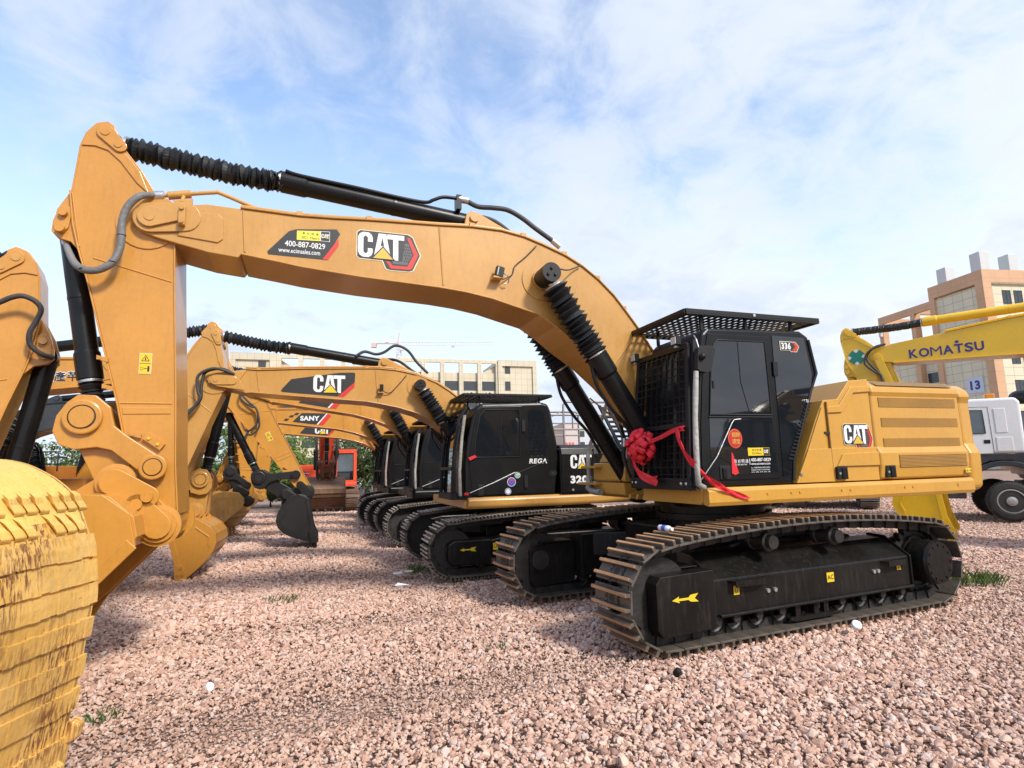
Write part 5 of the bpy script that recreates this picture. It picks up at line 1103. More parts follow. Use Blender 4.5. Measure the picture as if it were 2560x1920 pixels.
m=MB(); m.sphere((-.75,.5,3.35),.30,'black_matte',12,8,(1.3,1.5,.7)); m.build('tarpaulin',tr)
def wheel(root,x,y,z,r,near):
    t=MB(); s=1 if near else -1; A=(x,y-s*.3,z); B=(x,y,z)
    t.lathe(A,B,[(0,r*.85),(.03,r*.97),(.05,r),(.23,r),(.26,r*.97),(.29,r*.86),(.30,r*.68),(.29,r*.58)],'tyre',40)
    for k in range(44):
        a=2*math.pi*k/44; p=Vector((x+r*1.0*math.cos(a),y-s*.15,z+r*1.0*math.sin(a))); t.obox(p,(-.022*math.sin(a),0,.022*math.cos(a)),(0,.12,0),(.012*math.cos(a),0,.012*math.sin(a)),'tyre')
    w_=t.build('wheel',root)
    t=MB(); t.lathe((x,y-s*.25,z),(x,y+s*.05,z),[(.20,r*.60),(.25,r*.60),(.252,r*.55),(.16,r*.52),(.13,r*.46),(.21,r*.42),(.22,r*.24),(.26,r*.22),(.275,r*.12),(.28,.01)],'rim',36)
    for k in range(10):
        a=2*math.pi*(k+.5)/10; t.cyl((x+r*.345*math.cos(a),y-s*.04,z+r*.345*math.sin(a)),(x+r*.345*math.cos(a),y-s*.030,z+r*.345*math.sin(a)),r*.055,'decal_black',10)
    t.build('rim',w_)
wheel(tr,0,1.22,.53,.53,True); wheel(tr,0,-1.22,.53,.53,False); wheel(tr,-4.2,1.22,.53,.53,True); wheel(tr,-4.2,-1.22,.53,.53,False)
# cars behind the trees
def car(X,Y,a,col,lab):
    r=empty('parked_car',(X,Y,0),R_(a),lab,'car','cars parked beyond the yard'); m=MB()
    m.prism([(-2.15,.35),(-2.2,.8),(-2.0,.95),(-1.5,.98),(-1.1,1.40),(.4,1.45),(1.15,.98),(2.0,.82),(2.2,.62),(2.15,.32)],-.86,.86,col); b=m.build('body',r,bevel=.10,seg=3)
    m=MB(); 
    for s in (1,-1): m.prism([(-1.3,.99),(-1.0,1.34),(.36,1.39),(.98,.98)],s*.86,s*.868,'glass_grey')
    m.prism([(-.78,1.0),(.78,1.0),(.65,1.36),(-.65,1.36)],-1.42,-1.2,'glass_grey','x'); m.prism([(-.8,1.0),(.8,1.0),(.65,1.4),(-.65,1.4)],.75,.95,'glass_grey','x'); m.build('window',b)
    for x in (-1.35,1.35):
        for s in (1,-1): m=MB(); m.lathe((x,s*.70,.32),(x,s*.89,.32),[(0,.32),(.16,.32),(.19,.24),(.19,.05)],'tyre',20); m.build('wheel',r)
car(-7.3,34.5,20,'white_paint','white car behind the slender tree trunk'); car(-10.8,37.5,15,'silver','silver car farther left behind the red excavator'); car(-4.6,36,22,'glass_grey','grey car behind the rear tracks of the row')

# ---------------------------------------------------------------- litter
m=MB(); m.lathe((3.45,6.25,.045),(3.45,6.22,.075),[(0,.048),(.03,.05),(.045,.044),(.05,.02)],'plastic_white',20); tag(m.build('bottle_cap'),'white plastic cap on the gravel beside the big near track','cap')
m=MB(); m.lathe((1.27,5.0,.05),(1.30,5.04,.06),[(0,.03),(.05,.03)],'black_matte',16); tag(m.build('pipe_cap'),'small black plastic cap on the gravel in the foreground','cap')
m=MB(); m.lathe((-1.95,9.9,.05),(-1.95,9.9,.08),[(0,.07),(.02,.085),(.03,.08)],'plastic_white',18); tag(m.build('paper_bowl'),'white paper bowl on the gravel near the second machine','bowl')
m=MB(); m.lathe((-1.80,10.05,.05),(-1.80,10.05,.08),[(0,.06),(.02,.08),(.03,.075)],'decal_pale',18); tag(m.build('paper_bowl'),'cream paper bowl beside the white one','bowl')
m=MB(); m.add([(-1.8,8.9,.06),(-1.62,8.88,.07),(-1.60,9.0,.05),(-1.78,9.02,.08)],[(0,1,2,3)],'plastic_white'); tag(m.build('paper_scrap'),'white paper scrap lying on the gravel before the second track','paper')
m=MB(); m.lathe((-2.5,4.98,.045),(-2.47,4.97,.06),[(0,.03),(.012,.035),(.016,.01)],'plastic_white',16); tag(m.build('bottle_cap'),'pale round disc on the gravel at lower left','cap')
th=R_(203.84); bl=Vector((2.598+math.cos(th)*1.72-math.sin(th)*1.12, 7.851+math.sin(th)*1.72+math.cos(th)*1.12,1.09)); dl=Vector((-math.sin(th),math.cos(th),0))
b=MB(); b.lathe(bl,bl+dl*.21,[(0,.02),(.01,.03),(.06,.031),(.15,.031),(.18,.018),(.205,.016)],'plastic_white',16); b.lathe(bl+dl*.06,bl+dl*.13,[(0,.0318),(.06,.0318)],'plastic_blue',16); tag(b.build('water_bottle'),'small blue and white plastic bottle lying on the near track','bottle')
# ---------------------------------------------------------------- buildings
def tile_mat(name,col,line,sx,sz,th=.03,var=.06):
    m,nt,b,N,L=_nodes(name); v=_map(nt)
    sp=N.new('ShaderNodeSeparateXYZ'); L.new(v,sp.inputs[0])
    def ln(s,per):
        a=N.new('ShaderNodeMath'); a.operation='DIVIDE'; L.new(s,a.inputs[0]); a.inputs[1].default_value=per
        f=N.new('ShaderNodeMath'); f.operation='FRACT'; L.new(a.outputs[0],f.inputs[0])
        g=N.new('ShaderNodeMath'); g.operation='LESS_THAN'; L.new(f.outputs[0],g.inputs[0]); g.inputs[1].default_value=th/per*3; return g.outputs[0]
    ad=N.new('ShaderNodeMath'); ad.operation='ADD'; L.new(sp.outputs[0],ad.inputs[0]); L.new(sp.outputs[1],ad.inputs[1])
    mx=N.new('ShaderNodeMath'); mx.operation='MAXIMUM'; L.new(ln(ad.outputs[0],sx),mx.inputs[0]); L.new(ln(sp.outputs[2],sz),mx.inputs[1])
    n=_noise(nt,.35,5,v); r=_ramp(nt,n.outputs['Fac'],.35,.65,c4([c*(1-var) for c in col]),c4([c*(1+var) for c in col]))
    L.new(_mix(nt,mx.outputs[0],r.outputs[0],c4(line)),b.inputs['Base Color']); b.inputs['Roughness'].default_value=.7; MATS[name]=m
tile_mat('cream_tile',(.56,.50,.37),(.36,.32,.23),1.15,1.15,.02)
tile_mat('cream_tile_right',(.64,.58,.42),(.36,.32,.22),1.5,1.1,.022)
tile_mat('terracotta',(.57,.34,.195),(.46,.27,.15),2.2,1.4,.02)
flat('window_dark',(.05,.06,.068),.12); flat('window_frame',(.05,.05,.05),.5); flat('concrete_white',(.55,.56,.55),.7); flat('pink_wall',(.55,.46,.44),.7); flat('crane_red',(.60,.46,.42),.6); flat('crane_white',(.66,.67,.68),.6); flat('sign_blue',(.50,.57,.68),.5); flat('hirise',(.55,.55,.56),.7); flat('sign_red',(.55,.12,.09),.6)
def window(root,x0,x1,z0,z1,y,div=3,sign=-1,glass='window_dark'):
    m=MB(); e=.06
    m.box(x0,x1,y,y+sign*.06,z0,z0+e,'window_frame'); m.box(x0,x1,y,y+sign*.06,z1-e,z1,'window_frame'); m.box(x0,x0+e,y,y+sign*.055,z0+e,z1-e,'window_frame'); m.box(x1-e,x1,y,y+sign*.055,z0+e,z1-e,'window_frame')
    for k in range(1,div): x=x0+(x1-x0)*k/div; m.box(x-.03,x+.03,y,y+sign*.05,z0+e,z1-e,'window_frame')
    m.box(x0+e,x1-e,y,y+sign*.045,z0+(z1-z0)*.70,z0+(z1-z0)*.74,'window_frame')
    w=m.build('window',root); g=MB(); g.box(x0+e,x1-e,y,y+sign*.02,z0+e,z1-e,glass); g.build('pane',w); return w
# long cream building in the middle distance: local x along facade (left to right), y away
a0=Vector((-46.8,95,0)); a1=Vector((4.7,110,0)); dv=a1-a0; Lb=dv.length
mb_=empty('office_building',a0,math.atan2(dv.y,dv.x),'long cream tiled building with an open roof frame, behind the trees in the middle','building')
xr0=Lb-7.6; xl1=7.6; zt=21.9
m=MB(); m.box(xr0,Lb,0,12,0,zt-.0,'cream_tile'); m.box(0,xl1,0,12,0,zt,'cream_tile'); m.box(xl1,xr0,.6,12,0,19.5,'cream_tile')
m.box(xr0,Lb,-.35,0,zt-1.1,zt+.01,'cream_tile'); m.box(xr0,xr0+.8,-.35,0,0,zt-1.1,'cream_tile'); m.box(Lb-.8,Lb,-.35,0,0,zt-1.1,'cream_tile'); m.box(0,xl1,-.35,0,zt-1.1,zt+.01,'cream_tile'); m.box(0,.9,-.35,0,0,zt-1.1,'cream_tile'); m.box(xl1-1.4,xl1,-.35,0,0,zt-1.1,'cream_tile'); m.build('wall',mb_)
m=MB(); m.box(xl1,xr0,.0,.6,zt-.65,zt-.05,'cream_tile'); 
nb=11
for i in range(nb+1):
    x=xl1+(xr0-xl1)*i/nb; m.box(x-.38,x+.38,-.05,.595,0,zt-.655,'cream_tile')
m.prism([(xl1,zt-.7),(xl1+3.2,zt-2.6),(xl1,zt-2.6)],1,7,'cream_tile'); m.prism([(xr0,zt-.7),(xr0-3.2,zt-2.6),(xr0,zt-2.6)],1,7,'cream_tile'); m.build('roof_frame',mb_)
for fl in range(6):
    z0=16.2-3.4*fl
    for i in range(nb):
        xa=xl1+(xr0-xl1)*i/nb+.5; xb=xl1+(xr0-xl1)*(i+1)/nb-.5
        window(mb_,xa,xb,z0,z0+1.7,.595,3)
    window(mb_,xr0+1.35,xr0+2.4,z0,z0+1.7,-.005,2); window(mb_,xl1-3.2,xl1-2.0,z0+.3,z0+1.9,-.005,2)
window(mb_,xr0+1.35,xr0+2.4,19.4,20.8,-.005,2); window(mb_,xl1-3.2,xl1-2.0,19.2,20.6,-.005,2)
for i,fl in ((nb-1,0),(nb-2,0),(5,3),(5.3,3),(3,4),(7,3)):
    x=xl1+(xr0-xl1)*(i+.5)/nb; z=16.2-3.4*fl-1.0
    m=MB(); m.box(x-.45,x+.45,.1,.59,z,z+.7,'concrete_white'); m.lathe((x+.12,.1,z+.35),(x+.12,.08,z+.35),[(0,.27),(.02,.25)],'window_frame',16); m.build('air_conditioner',mb_)
for k,(x,yy,w_) in enumerate(((xl1+9,4,3.0),(xl1+13.5,4,2.4))):
    m=MB(); m.lathe((x-w_/2,yy,20.6),(x+w_/2,yy,20.6),[(0,.7),(.2,.8),(w_-.2,.8),(w_,.7)],'sign_blue',18); m.box(x-w_/2+.3,x-w_/2+.5,yy-.5,yy+.5,19.5,19.9,'concrete_white'); m.box(x+w_/2-.5,x+w_/2-.3,yy-.5,yy+.5,19.5,19.9,'concrete_white'); m.build('water_tank',mb_)
# terracotta framed building at right
cr=Vector((62.9,75,0)); ub=Vector((-.155,.988,0)).normalized()   # left face runs away along ub
bld=empty('tiled_building',cr,math.atan2(ub.y,ub.x),'cream building with terracotta frame and three white roof ducts, at upper right','building')
# local x along left face (away), local y: left of ub = towards -x world ; building body lies at y<0 (to the right)
H=26.4
m=MB(); m.box(.0,7.7,-30,-.0,0,H-2.0,'cream_tile_right'); m.box(7.7,17.4,-12,-.6,0,H-7.0,'cream_tile_right'); m.box(1.0,7.6,-29,-1,H-2.0,H-.8,'cream_tile_right'); m.build('wall',bld)
m=MB(); m.box(-.3,8.0,-.3,.30,H-1.75,H,'terracotta'); m.box(-.40,-.3,-30,.30,H-1.75,H,'terracotta'); m.box(-.40,.75,-.95,.31,0,H-1.755,'terracotta'); m.box(7.15,8.0,-.9,.31,0,H-1.755,'terracotta')
m.box(8.0,17.8,-.2,.29,H-3.1,H-2.0,'terracotta'); m.box(17.0,17.8,-.7,.30,0,H-3.105,'terracotta'); m.box(10.8,11.6,-.7,.30,0,H-3.105,'terracotta'); m.box(17.2,17.8,-8,-.7,H-3.1,H-2.2,'terracotta'); m.box(11.0,11.5,-8,-.7,H-3.1,H-2.2,'terracotta'); m.box(8.0,17.8,-8.4,-8,H-3.1,H-2.2,'terracotta'); m.build('frame',bld)
def window_y(root,y0,y1,z0,z1,x):
    m=MB(); e=.07; m.box(x-.06,x,y0,y1,z0,z0+e,'window_frame'); m.box(x-.06,x,y0,y1,z1-e,z1,'window_frame'); m.box(x-.055,x,y0,y0+e,z0+e,z1-e,'window_frame'); m.box(x-.055,x,y1-e,y1,z0+e,z1-e,'window_frame'); m.box(x-.05,x,(y0+y1)/2-.03,(y0+y1)/2+.03,z0+e,z1-e,'window_frame'); m.box(x-.045,x,y0+e,y1-e,z1-.62,z1-.55,'window_frame')
    w=m.build('window',root); g=MB(); g.box(x-.02,x,y0+e,y1-e,z0+e,z1-e,'window_dark'); g.build('pane',w)
for fl in range(6):
    z0=H-4.6-4.05*fl
    for k in range(5):
        y1=-2.9-6.3*k; window_y(bld,y1-1.3,y1,z0,z0+1.9,-.005); window_y(bld,y1-3.1,y1-1.8,z0,z0+1.9,-.005)
for z0 in (H-10.0,H-13.8,H-17.6,H-21.4):
    m=MB(); m.box(8.4,10.6,-.62,-.55,z0,z0+1.5,'window_dark'); 
    for t in range(4): m.box(8.4,10.6,-.57,-.50,z0+.3+.36*t,z0+.36+.36*t,'window_frame')
    m.build('window',bld)
m=MB(); fr=Frame(m,(4.05,.03,10.2),(-1,0,0),(0,0,1),1,.02); fr.rect(0,0,2.4,2.2,'concrete_white',0); fr.rect(.08,.08,2.32,2.12,'sign_blue',3); fr.text('13',.45,.45,1.25,'decal_blue',6,w=1.45,bold=.05); m.build('number_sign',bld)
for x,y,hh_ in ((6.2,-1.2,2.6),(1.2,-1.5,3.1),(2.0,-7.0,3.2)):
    m=MB(); m.box(x-.75,x+.75,y-.75,y+.75,H-.8,H+hh_*.92,'concrete_white'); m.build('roof_duct',bld,bevel=.05)
m=MB(); m.box(16.9,17.3,.5,.9,H-5.2,H-4.6,'concrete_white'); m.build('camera_box',bld)
# distant buildings
hb=empty('apartment_tower',(-152,200,0),R_(0),'pale high-rise far beyond the trees at left','building')
m=MB(); m.box(0,11,0,10,0,19.5,'hirise'); m.box(12,20,2,12,0,18,'hirise'); m.build('wall',hb)
for i in range(5):
    for k in range(6):
        x=.6+k*1.75; z=4+2.9*i; m=MB(); m.box(x,x+.9,-.05,0,z,z+1.5,'window_dark'); m.build('window',hb)
fb=empty('factory_block',(9.1,100,0),R_(8),'pale pink block with red lettering seen through the handrail','building')
m=MB(); m.box(-.6,2.0,0,8,0,9.2,'pink_wall'); m.box(2.0,3.9,.4,8,0,9.3,'concrete_white'); m.build('wall',fb)
m=MB(); fr=Frame(m,(-.3,-.0,5.4),(1,0,0),(0,0,1),1,.02)
for i in range(3): fr.rect(.1+.55*i,.0,.5+.55*i,.45,'sign_red'); 
fr.rect(.1,-.7,1.4,-.45,'sign_red'); m.build('lettering',fb)
for i in range(3): m=MB(); m.box(2.3,3.3,.35,.4,3+1.9*i,4+1.9*i,'window_dark'); m.build('window',fb)
# tower crane
cb_=empty('tower_crane',(-41.4,210,0),0,'white and red tower crane on the skyline','crane')
m=MB()
for sx in (-.8,.8):
    for sy in (-.8,.8): m.beam((sx,sy,0),(sx,sy,47),.22,.22,'crane_white')
for k in range(24):
    z=2*k
    for sy in (-.8,.8): m.beam((-.8,sy,z),(.8,sy,z+2),.12,.12,'crane_white'); m.beam((-.8,sy,z),(.8,sy,z),.12,.12,'crane_red')
    for sx in (-.8,.8): m.beam((sx,-.8,z),(sx,.8,z+2),.12,.12,'crane_white')
m.build('mast',cb_)
m=MB()
for sy in (-.6,.6): m.beam((-1,sy,47.5),(34.5,sy,46.9),.16,.16,'crane_white')
m.beam((-1,0,48.7),(34.5,0,47.9),.18,.18,'crane_red')
for k in range(36):
    x=-1+k; m.beam((x,-.6,47.5),(x+.5,0,48.6),.08,.08,'crane_white'); m.beam((x+.5,0,48.6),(x+1,.6,47.5),.08,.08,'crane_white')
m.build('jib',cb_)
m=MB(); m.beam((0,0,48.2),(-9.6,0,48.5),.9,.35,'crane_red'); m.box(-10,-8.2,-.8,.8,46.9,48.6,'crane_red'); m.box(-5,-3.5,-.6,.6,48.6,49.6,'crane_white'); m.build('counter_jib',cb_)
m=MB(); m.beam((-.5,0,48),(.2,0,52.2),.35,.35,'crane_red'); m.beam((.6,0,48),(.2,0,52.2),.25,.25,'crane_white')
m.tube([(.2,0,52.1),(-7.0,0,48.7)],.06,'crane_white',5); m.tube([(.2,0,52.1),(10,0,48.6)],.06,'crane_white',5); m.tube([(.2,0,52.1),(24,0,48.3)],.06,'crane_white',5); m.build('tower_head',cb_)
m=MB(); m.box(.8,2.2,-1.8,-.6,45.4,47.2,'crane_white'); m.build('operator_cab',cb_)
m=MB(); m.box(19.5,20.6,-.5,.5,46.4,46.8,'crane_red'); m.beam((20,0,46.4),(20,0,38),.07,.07,'crane_white'); m.build('trolley',cb_)

# ---------------------------------------------------------------- trees
def leafmat(name,c1,c2,c3):
    m,nt,b,N,L=_nodes(name); oi=N.new('ShaderNodeObjectInfo'); g=N.new('ShaderNodeNewGeometry')
    r=N.new('ShaderNodeValToRGB'); e=r.color_ramp.elements; e[0].color=c4(c1); e[1].color=c4(c3); e[0].position=.1; e[1].position=.95; x=e.new(.5); x.color=c4(c2)
    n=_noise(nt,1.3,3,_map(nt)); a=N.new('ShaderNodeMath'); a.operation='MULTIPLY_ADD'; L.new(g.outputs['Random Per Island'],a.inputs[0]); a.inputs[1].default_value=.55; 
    s=N.new('ShaderNodeMath'); s.operation='MULTIPLY'; L.new(n.outputs['Fac'],s.inputs[0]); s.inputs[1].default_value=.55; L.new(s.outputs[0],a.inputs[2])
    L.new(a.outputs[0],r.inputs[0]); L.new(r.outputs[0],b.inputs['Base Color']); b.inputs['Roughness'].default_value=.55; b.inputs['Subsurface Weight'].default_value=0
    t=N.new('ShaderNodeBsdfTranslucent'); L.new(r.outputs[0],t.inputs['Color']); mx=N.new('ShaderNodeMixShader'); mx.inputs[0].default_value=.3; L.new(b.outputs[0],mx.inputs[1]); L.new(t.outputs[0],mx.inputs[2]); L.new(mx.outputs[0],N['Material Output'].inputs[0]); MATS[name]=m
leafmat('leaf_mid',(.045,.085,.022),(.085,.15,.035),(.17,.25,.06)); leafmat('leaf_dark',(.028,.055,.018),(.05,.09,.026),(.10,.15,.045)); leafmat('leaf_lime',(.07,.13,.022),(.14,.22,.04),(.24,.33,.07))
paint('bark',(.12,.09,.065),.85,.3,bump=.6)
def tree(X,Y,hgt,width,trunk,leaf,label,seed,n=3200,ls=.11,low=.18,group='trees beyond the yard'):
    rnd=random.Random(seed); r=empty('tree',(X,Y,0),rnd.uniform(0,6),label,'tree',group); m=MB(); tips=[]
    t0=[(0,0,-.1),(.04,.02,trunk*.5),(.0,.05,trunk)]; m.tube(t0,[.11*hgt/4,.085*hgt/4,.07*hgt/4],'bark',8)
    for k in range(7):
        a=2*math.pi*k/7+rnd.uniform(-.3,.3); L_=hgt*rnd.uniform(.30,.52); el=rnd.uniform(.5,1.3); st=Vector((0,.05,trunk*rnd.uniform(.75,1.0)))
        e=st+Vector((math.cos(a)*math.cos(el)*width*.42,math.sin(a)*math.cos(el)*width*.42,math.sin(el)*L_)); md=st.lerp(e,.5)+Vector((rnd.uniform(-.1,.1),rnd.uniform(-.1,.1),.1))
        m.tube([st,md,e],[.05*hgt/4,.035*hgt/4,.012],'bark',6); tips.append(e); tips.append(md)
        for q in range(2):
            e2=md+Vector((rnd.uniform(-.5,.5),rnd.uniform(-.5,.5),rnd.uniform(.1,.6)))*hgt*.2; m.tube([md,e2],[.02,.008],'bark',5); tips.append(e2)
    m.build('trunk',r)
    m=MB(); clumps=[]
    for k in range(34):
        u=rnd.random(); z=hgt*(low+(1-low)*u)*rnd.uniform(.92,1.0); rr=width*.5*math.sqrt(max(.04,1-((u-.42)/.62)**2)); a=rnd.uniform(0,6.283); q=math.sqrt(rnd.uniform(.15,1))*rr*rnd.uniform(.85,1.05)
        clumps.append((Vector((q*math.cos(a),q*math.sin(a),z)),hgt*rnd.uniform(.09,.17)))
    for t in tips: clumps.append((t,hgt*.1))
    vs=[];fs=[]
    for i in range(n):
        c,R=clumps[rnd.randrange(len(clumps))]
        d=Vector((rnd.gauss(0,1),rnd.gauss(0,1),rnd.gauss(0,.75))).normalized()*R*rnd.uniform(.45,1.05)**.6
        p=c+d; nrm=(d.normalized()*.6+Vector((rnd.uniform(-1,1),rnd.uniform(-1,1),rnd.uniform(-.3,1.2)))).normalized()
        a=nrm.orthogonal().normalized(); b=nrm.cross(a); th=rnd.uniform(0,6.28); a,b=a*math.cos(th)+b*math.sin(th),b*math.cos(th)-a*math.sin(th)
        s=ls*rnd.uniform(.6,1.25); o=len(vs); vs+= [p-a*s,p+b*s*.42-nrm*s*.1,p+a*s,p-b*s*.42-nrm*s*.1]; fs.append((o,o+1,o+2,o+3))
    m.add(vs,fs,leaf); m.build('crown',r); return r
TR=[(-21.6,27,4.0,4.2,.9,'leaf_mid','leafy green tree at far left behind the charcoal boom'),(-19.2,27.5,3.75,3.8,.7,'leaf_mid','bushy tree under the charcoal boom arch, middle of the left trees'),(-17.6,28.5,4.3,4.0,.8,'leaf_mid','taller tree right of the bushy one, beside the power link'),(-19.0,24.6,2.3,3.0,.2,'leaf_lime','low lime green shrub in front of the left trees'),
 (-15.4,30,4.6,4.0,.9,'leaf_mid','tree glimpsed between the two yellow sticks'),(-12.3,31.5,4.7,3.9,1.0,'leaf_lime','pale green tree left of the red excavator'),(-10.6,36.5,5.6,3.6,1.0,'leaf_dark','darker tree directly behind the red excavator'),(-13.6,33,2.2,3.0,.3,'leaf_mid','low bush behind the black bucket stick'),
 (-7.4,31.2,4.7,3.2,1.25,'leaf_dark','tree with a slender forked trunk right of the red cab'),(-5.6,33.0,4.3,3.6,1.1,'leaf_mid','round tree behind the rear cabs of the row'),(-3.2,36,4.2,3.4,1.2,'leaf_dark','dark tree farther right, mostly behind the black cabs')]
for i,t in enumerate(TR): tree(*t,seed=20+i,n=5200 if i in (5,8) else 3600,low=.12 if t[4]<.5 else .24)

# ---------------------------------------------------------------- ground and gravel
rs=np.random.RandomState(3)
def ground_mat():
    m,nt,b,N,L=_nodes('gravel_bed'); v=_map(nt)
    vo=N.new('ShaderNodeTexVoronoi'); vo.inputs['Scale'].default_value=17; L.new(v,vo.inputs['Vector'])
    vd=N.new('ShaderNodeTexVoronoi'); vd.feature='DISTANCE_TO_EDGE'; vd.inputs['Scale'].default_value=17; L.new(v,vd.inputs['Vector'])
    sp=N.new('ShaderNodeSeparateColor'); L.new(vo.outputs['Color'],sp.inputs[0])
    r=N.new('ShaderNodeValToRGB'); e=r.color_ramp.elements; e[0].color=(.32,.205,.155,1); e[1].color=(.58,.42,.34,1); x=e.new(.5); x.color=(.47,.315,.245,1); L.new(sp.outputs[0],r.inputs[0])
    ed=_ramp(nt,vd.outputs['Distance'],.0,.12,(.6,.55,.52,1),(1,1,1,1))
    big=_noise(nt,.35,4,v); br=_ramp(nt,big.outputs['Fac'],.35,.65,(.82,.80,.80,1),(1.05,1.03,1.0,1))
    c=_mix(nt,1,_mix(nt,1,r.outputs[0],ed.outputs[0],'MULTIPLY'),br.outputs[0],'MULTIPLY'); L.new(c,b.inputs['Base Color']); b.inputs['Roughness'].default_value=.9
    bp=N.new('ShaderNodeBump'); bp.inputs['Strength'].default_value=.9; bp.inputs['Distance'].default_value=.04; q=_ramp(nt,vd.outputs['Distance'],0,.3); L.new(q.outputs[0],bp.inputs['Height']); L.new(bp.outputs[0],b.inputs['Normal']); MATS['gravel_bed']=m
    m,nt,b,N,L=_nodes('stone'); oi=N.new('ShaderNodeObjectInfo'); r=N.new('ShaderNodeValToRGB'); e=r.color_ramp.elements
    e[0].color=(.33,.195,.145,1); e[1].color=(.70,.58,.51,1); e[1].position=1.0
    for p_,c_ in ((.20,(.54,.33,.245)),(.5,(.65,.425,.325)),(.82,(.71,.515,.41)),(.96,(.60,.47,.42))): x=e.new(p_); x.color=c4(c_)
    L.new(oi.outputs['Random'],r.inputs[0]); n=_noise(nt,26,5,_map(nt)); nr=_ramp(nt,n.outputs['Fac'],.3,.7,(.78,.76,.75,1),(1.1,1.08,1.06,1))
    ta=N.new('ShaderNodeAttribute'); ta.attribute_type='INSTANCER'; ta.attribute_name='tint'; L.new(_mix(nt,1,_mix(nt,1,r.outputs[0],nr.outputs[0],'MULTIPLY'),ta.outputs['Color'],'MULTIPLY'),b.inputs['Base Color']); b.inputs['Roughness'].default_value=.85
    bp=N.new('ShaderNodeBump'); bp.inputs['Strength'].default_value=.35; bp.inputs['Distance'].default_value=.01; L.new(n.outputs['Fac'],bp.inputs['Height']); L.new(bp.outputs[0],b.inputs['Normal']); MATS['stone']=m
ground_mat()
def lanes(x,y):
    """shallow ruts pressed by the tracks, running out ahead of the front machine"""
    c,s_=math.cos(R_(203.84)),math.sin(R_(203.84)); u=(x-2.598)*c+(y-7.851)*s_; v=-(x-2.598)*s_+(y-7.851)*c; o=0
    for v0 in (1.295,-1.295): o=o+np.exp(-((np.abs(v-v0-.12*np.sin(u*.7))/.34)**4))*np.clip((u-1.2)/1.5,0,1)*np.clip((9-u)/3,0,1)
    return np.clip(o,0,1)
def patch(x,y): return .5+.25*np.sin(.8*x+1.1*np.sin(.6*y+.4))+.25*np.sin(1.1*y-.5*x+1.7*np.sin(.5*x))
def gz(x,y): return .014*np.sin(x*.9+1.3*np.sin(y*.5))+.012*np.sin(y*1.3+.7*x)+.010*np.sin(3.1*x-2.2*y)-.045-.018*lanes(x,y)
m=MB(); nx,ny=120,120; vs=[];fs=[]
X=np.linspace(-30,30,nx); Y=np.linspace(-4,56,ny)
for j in range(ny):
    for i in range(nx): vs.append((X[i],Y[j],float(gz(X[i],Y[j]))-.04))
for j in range(ny-1):
    for i in range(nx-1): a=j*nx+i; fs.append((a,a+1,a+nx+1,a+nx))
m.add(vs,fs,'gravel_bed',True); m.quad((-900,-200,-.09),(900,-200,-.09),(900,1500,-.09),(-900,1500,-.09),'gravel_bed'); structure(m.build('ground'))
scol=bpy.data.collections.new('stones')
for k in range(10):
    bm=bmesh.new(); bmesh.ops.create_icosphere(bm,subdivisions=2,radius=1); rnd=random.Random(100+k)
    pl=[]
    for q in range(12):
        n=Vector((rnd.gauss(0,1),rnd.gauss(0,1),rnd.gauss(0,1))).normalized(); pl.append((n,rnd.uniform(.4,.72)))
    sx,sy,sz=rnd.uniform(.85,1.25),rnd.uniform(.7,1.0),rnd.uniform(.5,.75)
    for v in bm.verts:
        for n,d in pl:
            t=v.co.dot(n)
            if t>d: v.co-=n*(t-d)
        v.co=Vector((v.co.x*sx,v.co.y*sy,v.co.z*sz))
    me=bpy.data.meshes.new('stone'); bm.to_mesh(me); bm.free(); me.materials.append(MATS['stone']); o=bpy.data.objects.new('stone',me); scol.objects.link(o)
pts=[];scl=[];tnt=[]
def scatter(y0,y1,dens,r0,r1):
    A=(y1-y0)*2*(.93*y1+1.2); n=int(A*dens); y=rs.uniform(y0,y1,n); x=rs.uniform(-1,1,n)*(.93*y1+1.2); k=np.abs(x)<.93*y+1.2; x=x[k];y=y[k]
    s=np.clip(rs.lognormal(math.log(r0),.34,len(x)),r0*.45,r1); ln=lanes(x,y); pq=patch(x,y); s=s*(.80+.42*pq)*(1-.22*ln); z=gz(x,y)+s*(rs.uniform(-.05,.45,len(x))-.15*ln)
    tnt.append(np.clip(1.06-.22*(1-pq)*rs.uniform(.4,1,len(x))-.10*ln,.7,1.15))
    pts.append(np.stack([x,y,z],1)); scl.append(s)
scatter(2.9,6,1650,.0195,.056); scatter(6,10,1250,.021,.054); scatter(10,16,640,.0245,.056); scatter(16,27,240,.036,.07)
P=np.concatenate(pts); S=np.concatenate(scl); n=len(P)
me=bpy.data.meshes.new('gravel'); me.vertices.add(n); me.vertices.foreach_set('co',P.astype(np.float32).ravel())
at=me.attributes.new('rot','FLOAT_VECTOR','POINT'); Rr=np.stack([rs.normal(0,.5,n),rs.normal(0,.5,n),rs.uniform(0,6.283,n)],1).astype(np.float32); at.data.foreach_set('vector',Rr.ravel())
at=me.attributes.new('scl','FLOAT','POINT'); at.data.foreach_set('value',S.astype(np.float32))
at=me.attributes.new('tint','FLOAT','POINT'); at.data.foreach_set('value',np.concatenate(tnt).astype(np.float32))
at=me.attributes.new('idx','INT','POINT'); at.data.foreach_set('value',rs.randint(0,10,n).astype(np.int32))
go=bpy.data.objects.new('gravel',me); COL.objects.link(go); tag(go,'loose reddish gravel covering the yard','gravel',kind='stuff')
ng=bpy.data.node_groups.new('gravel_scatter','GeometryNodeTree'); ng.interface.new_socket('Geometry',in_out='INPUT',socket_type='NodeSocketGeometry'); ng.interface.new_socket('Geometry',in_out='OUTPUT',socket_type='NodeSocketGeometry')
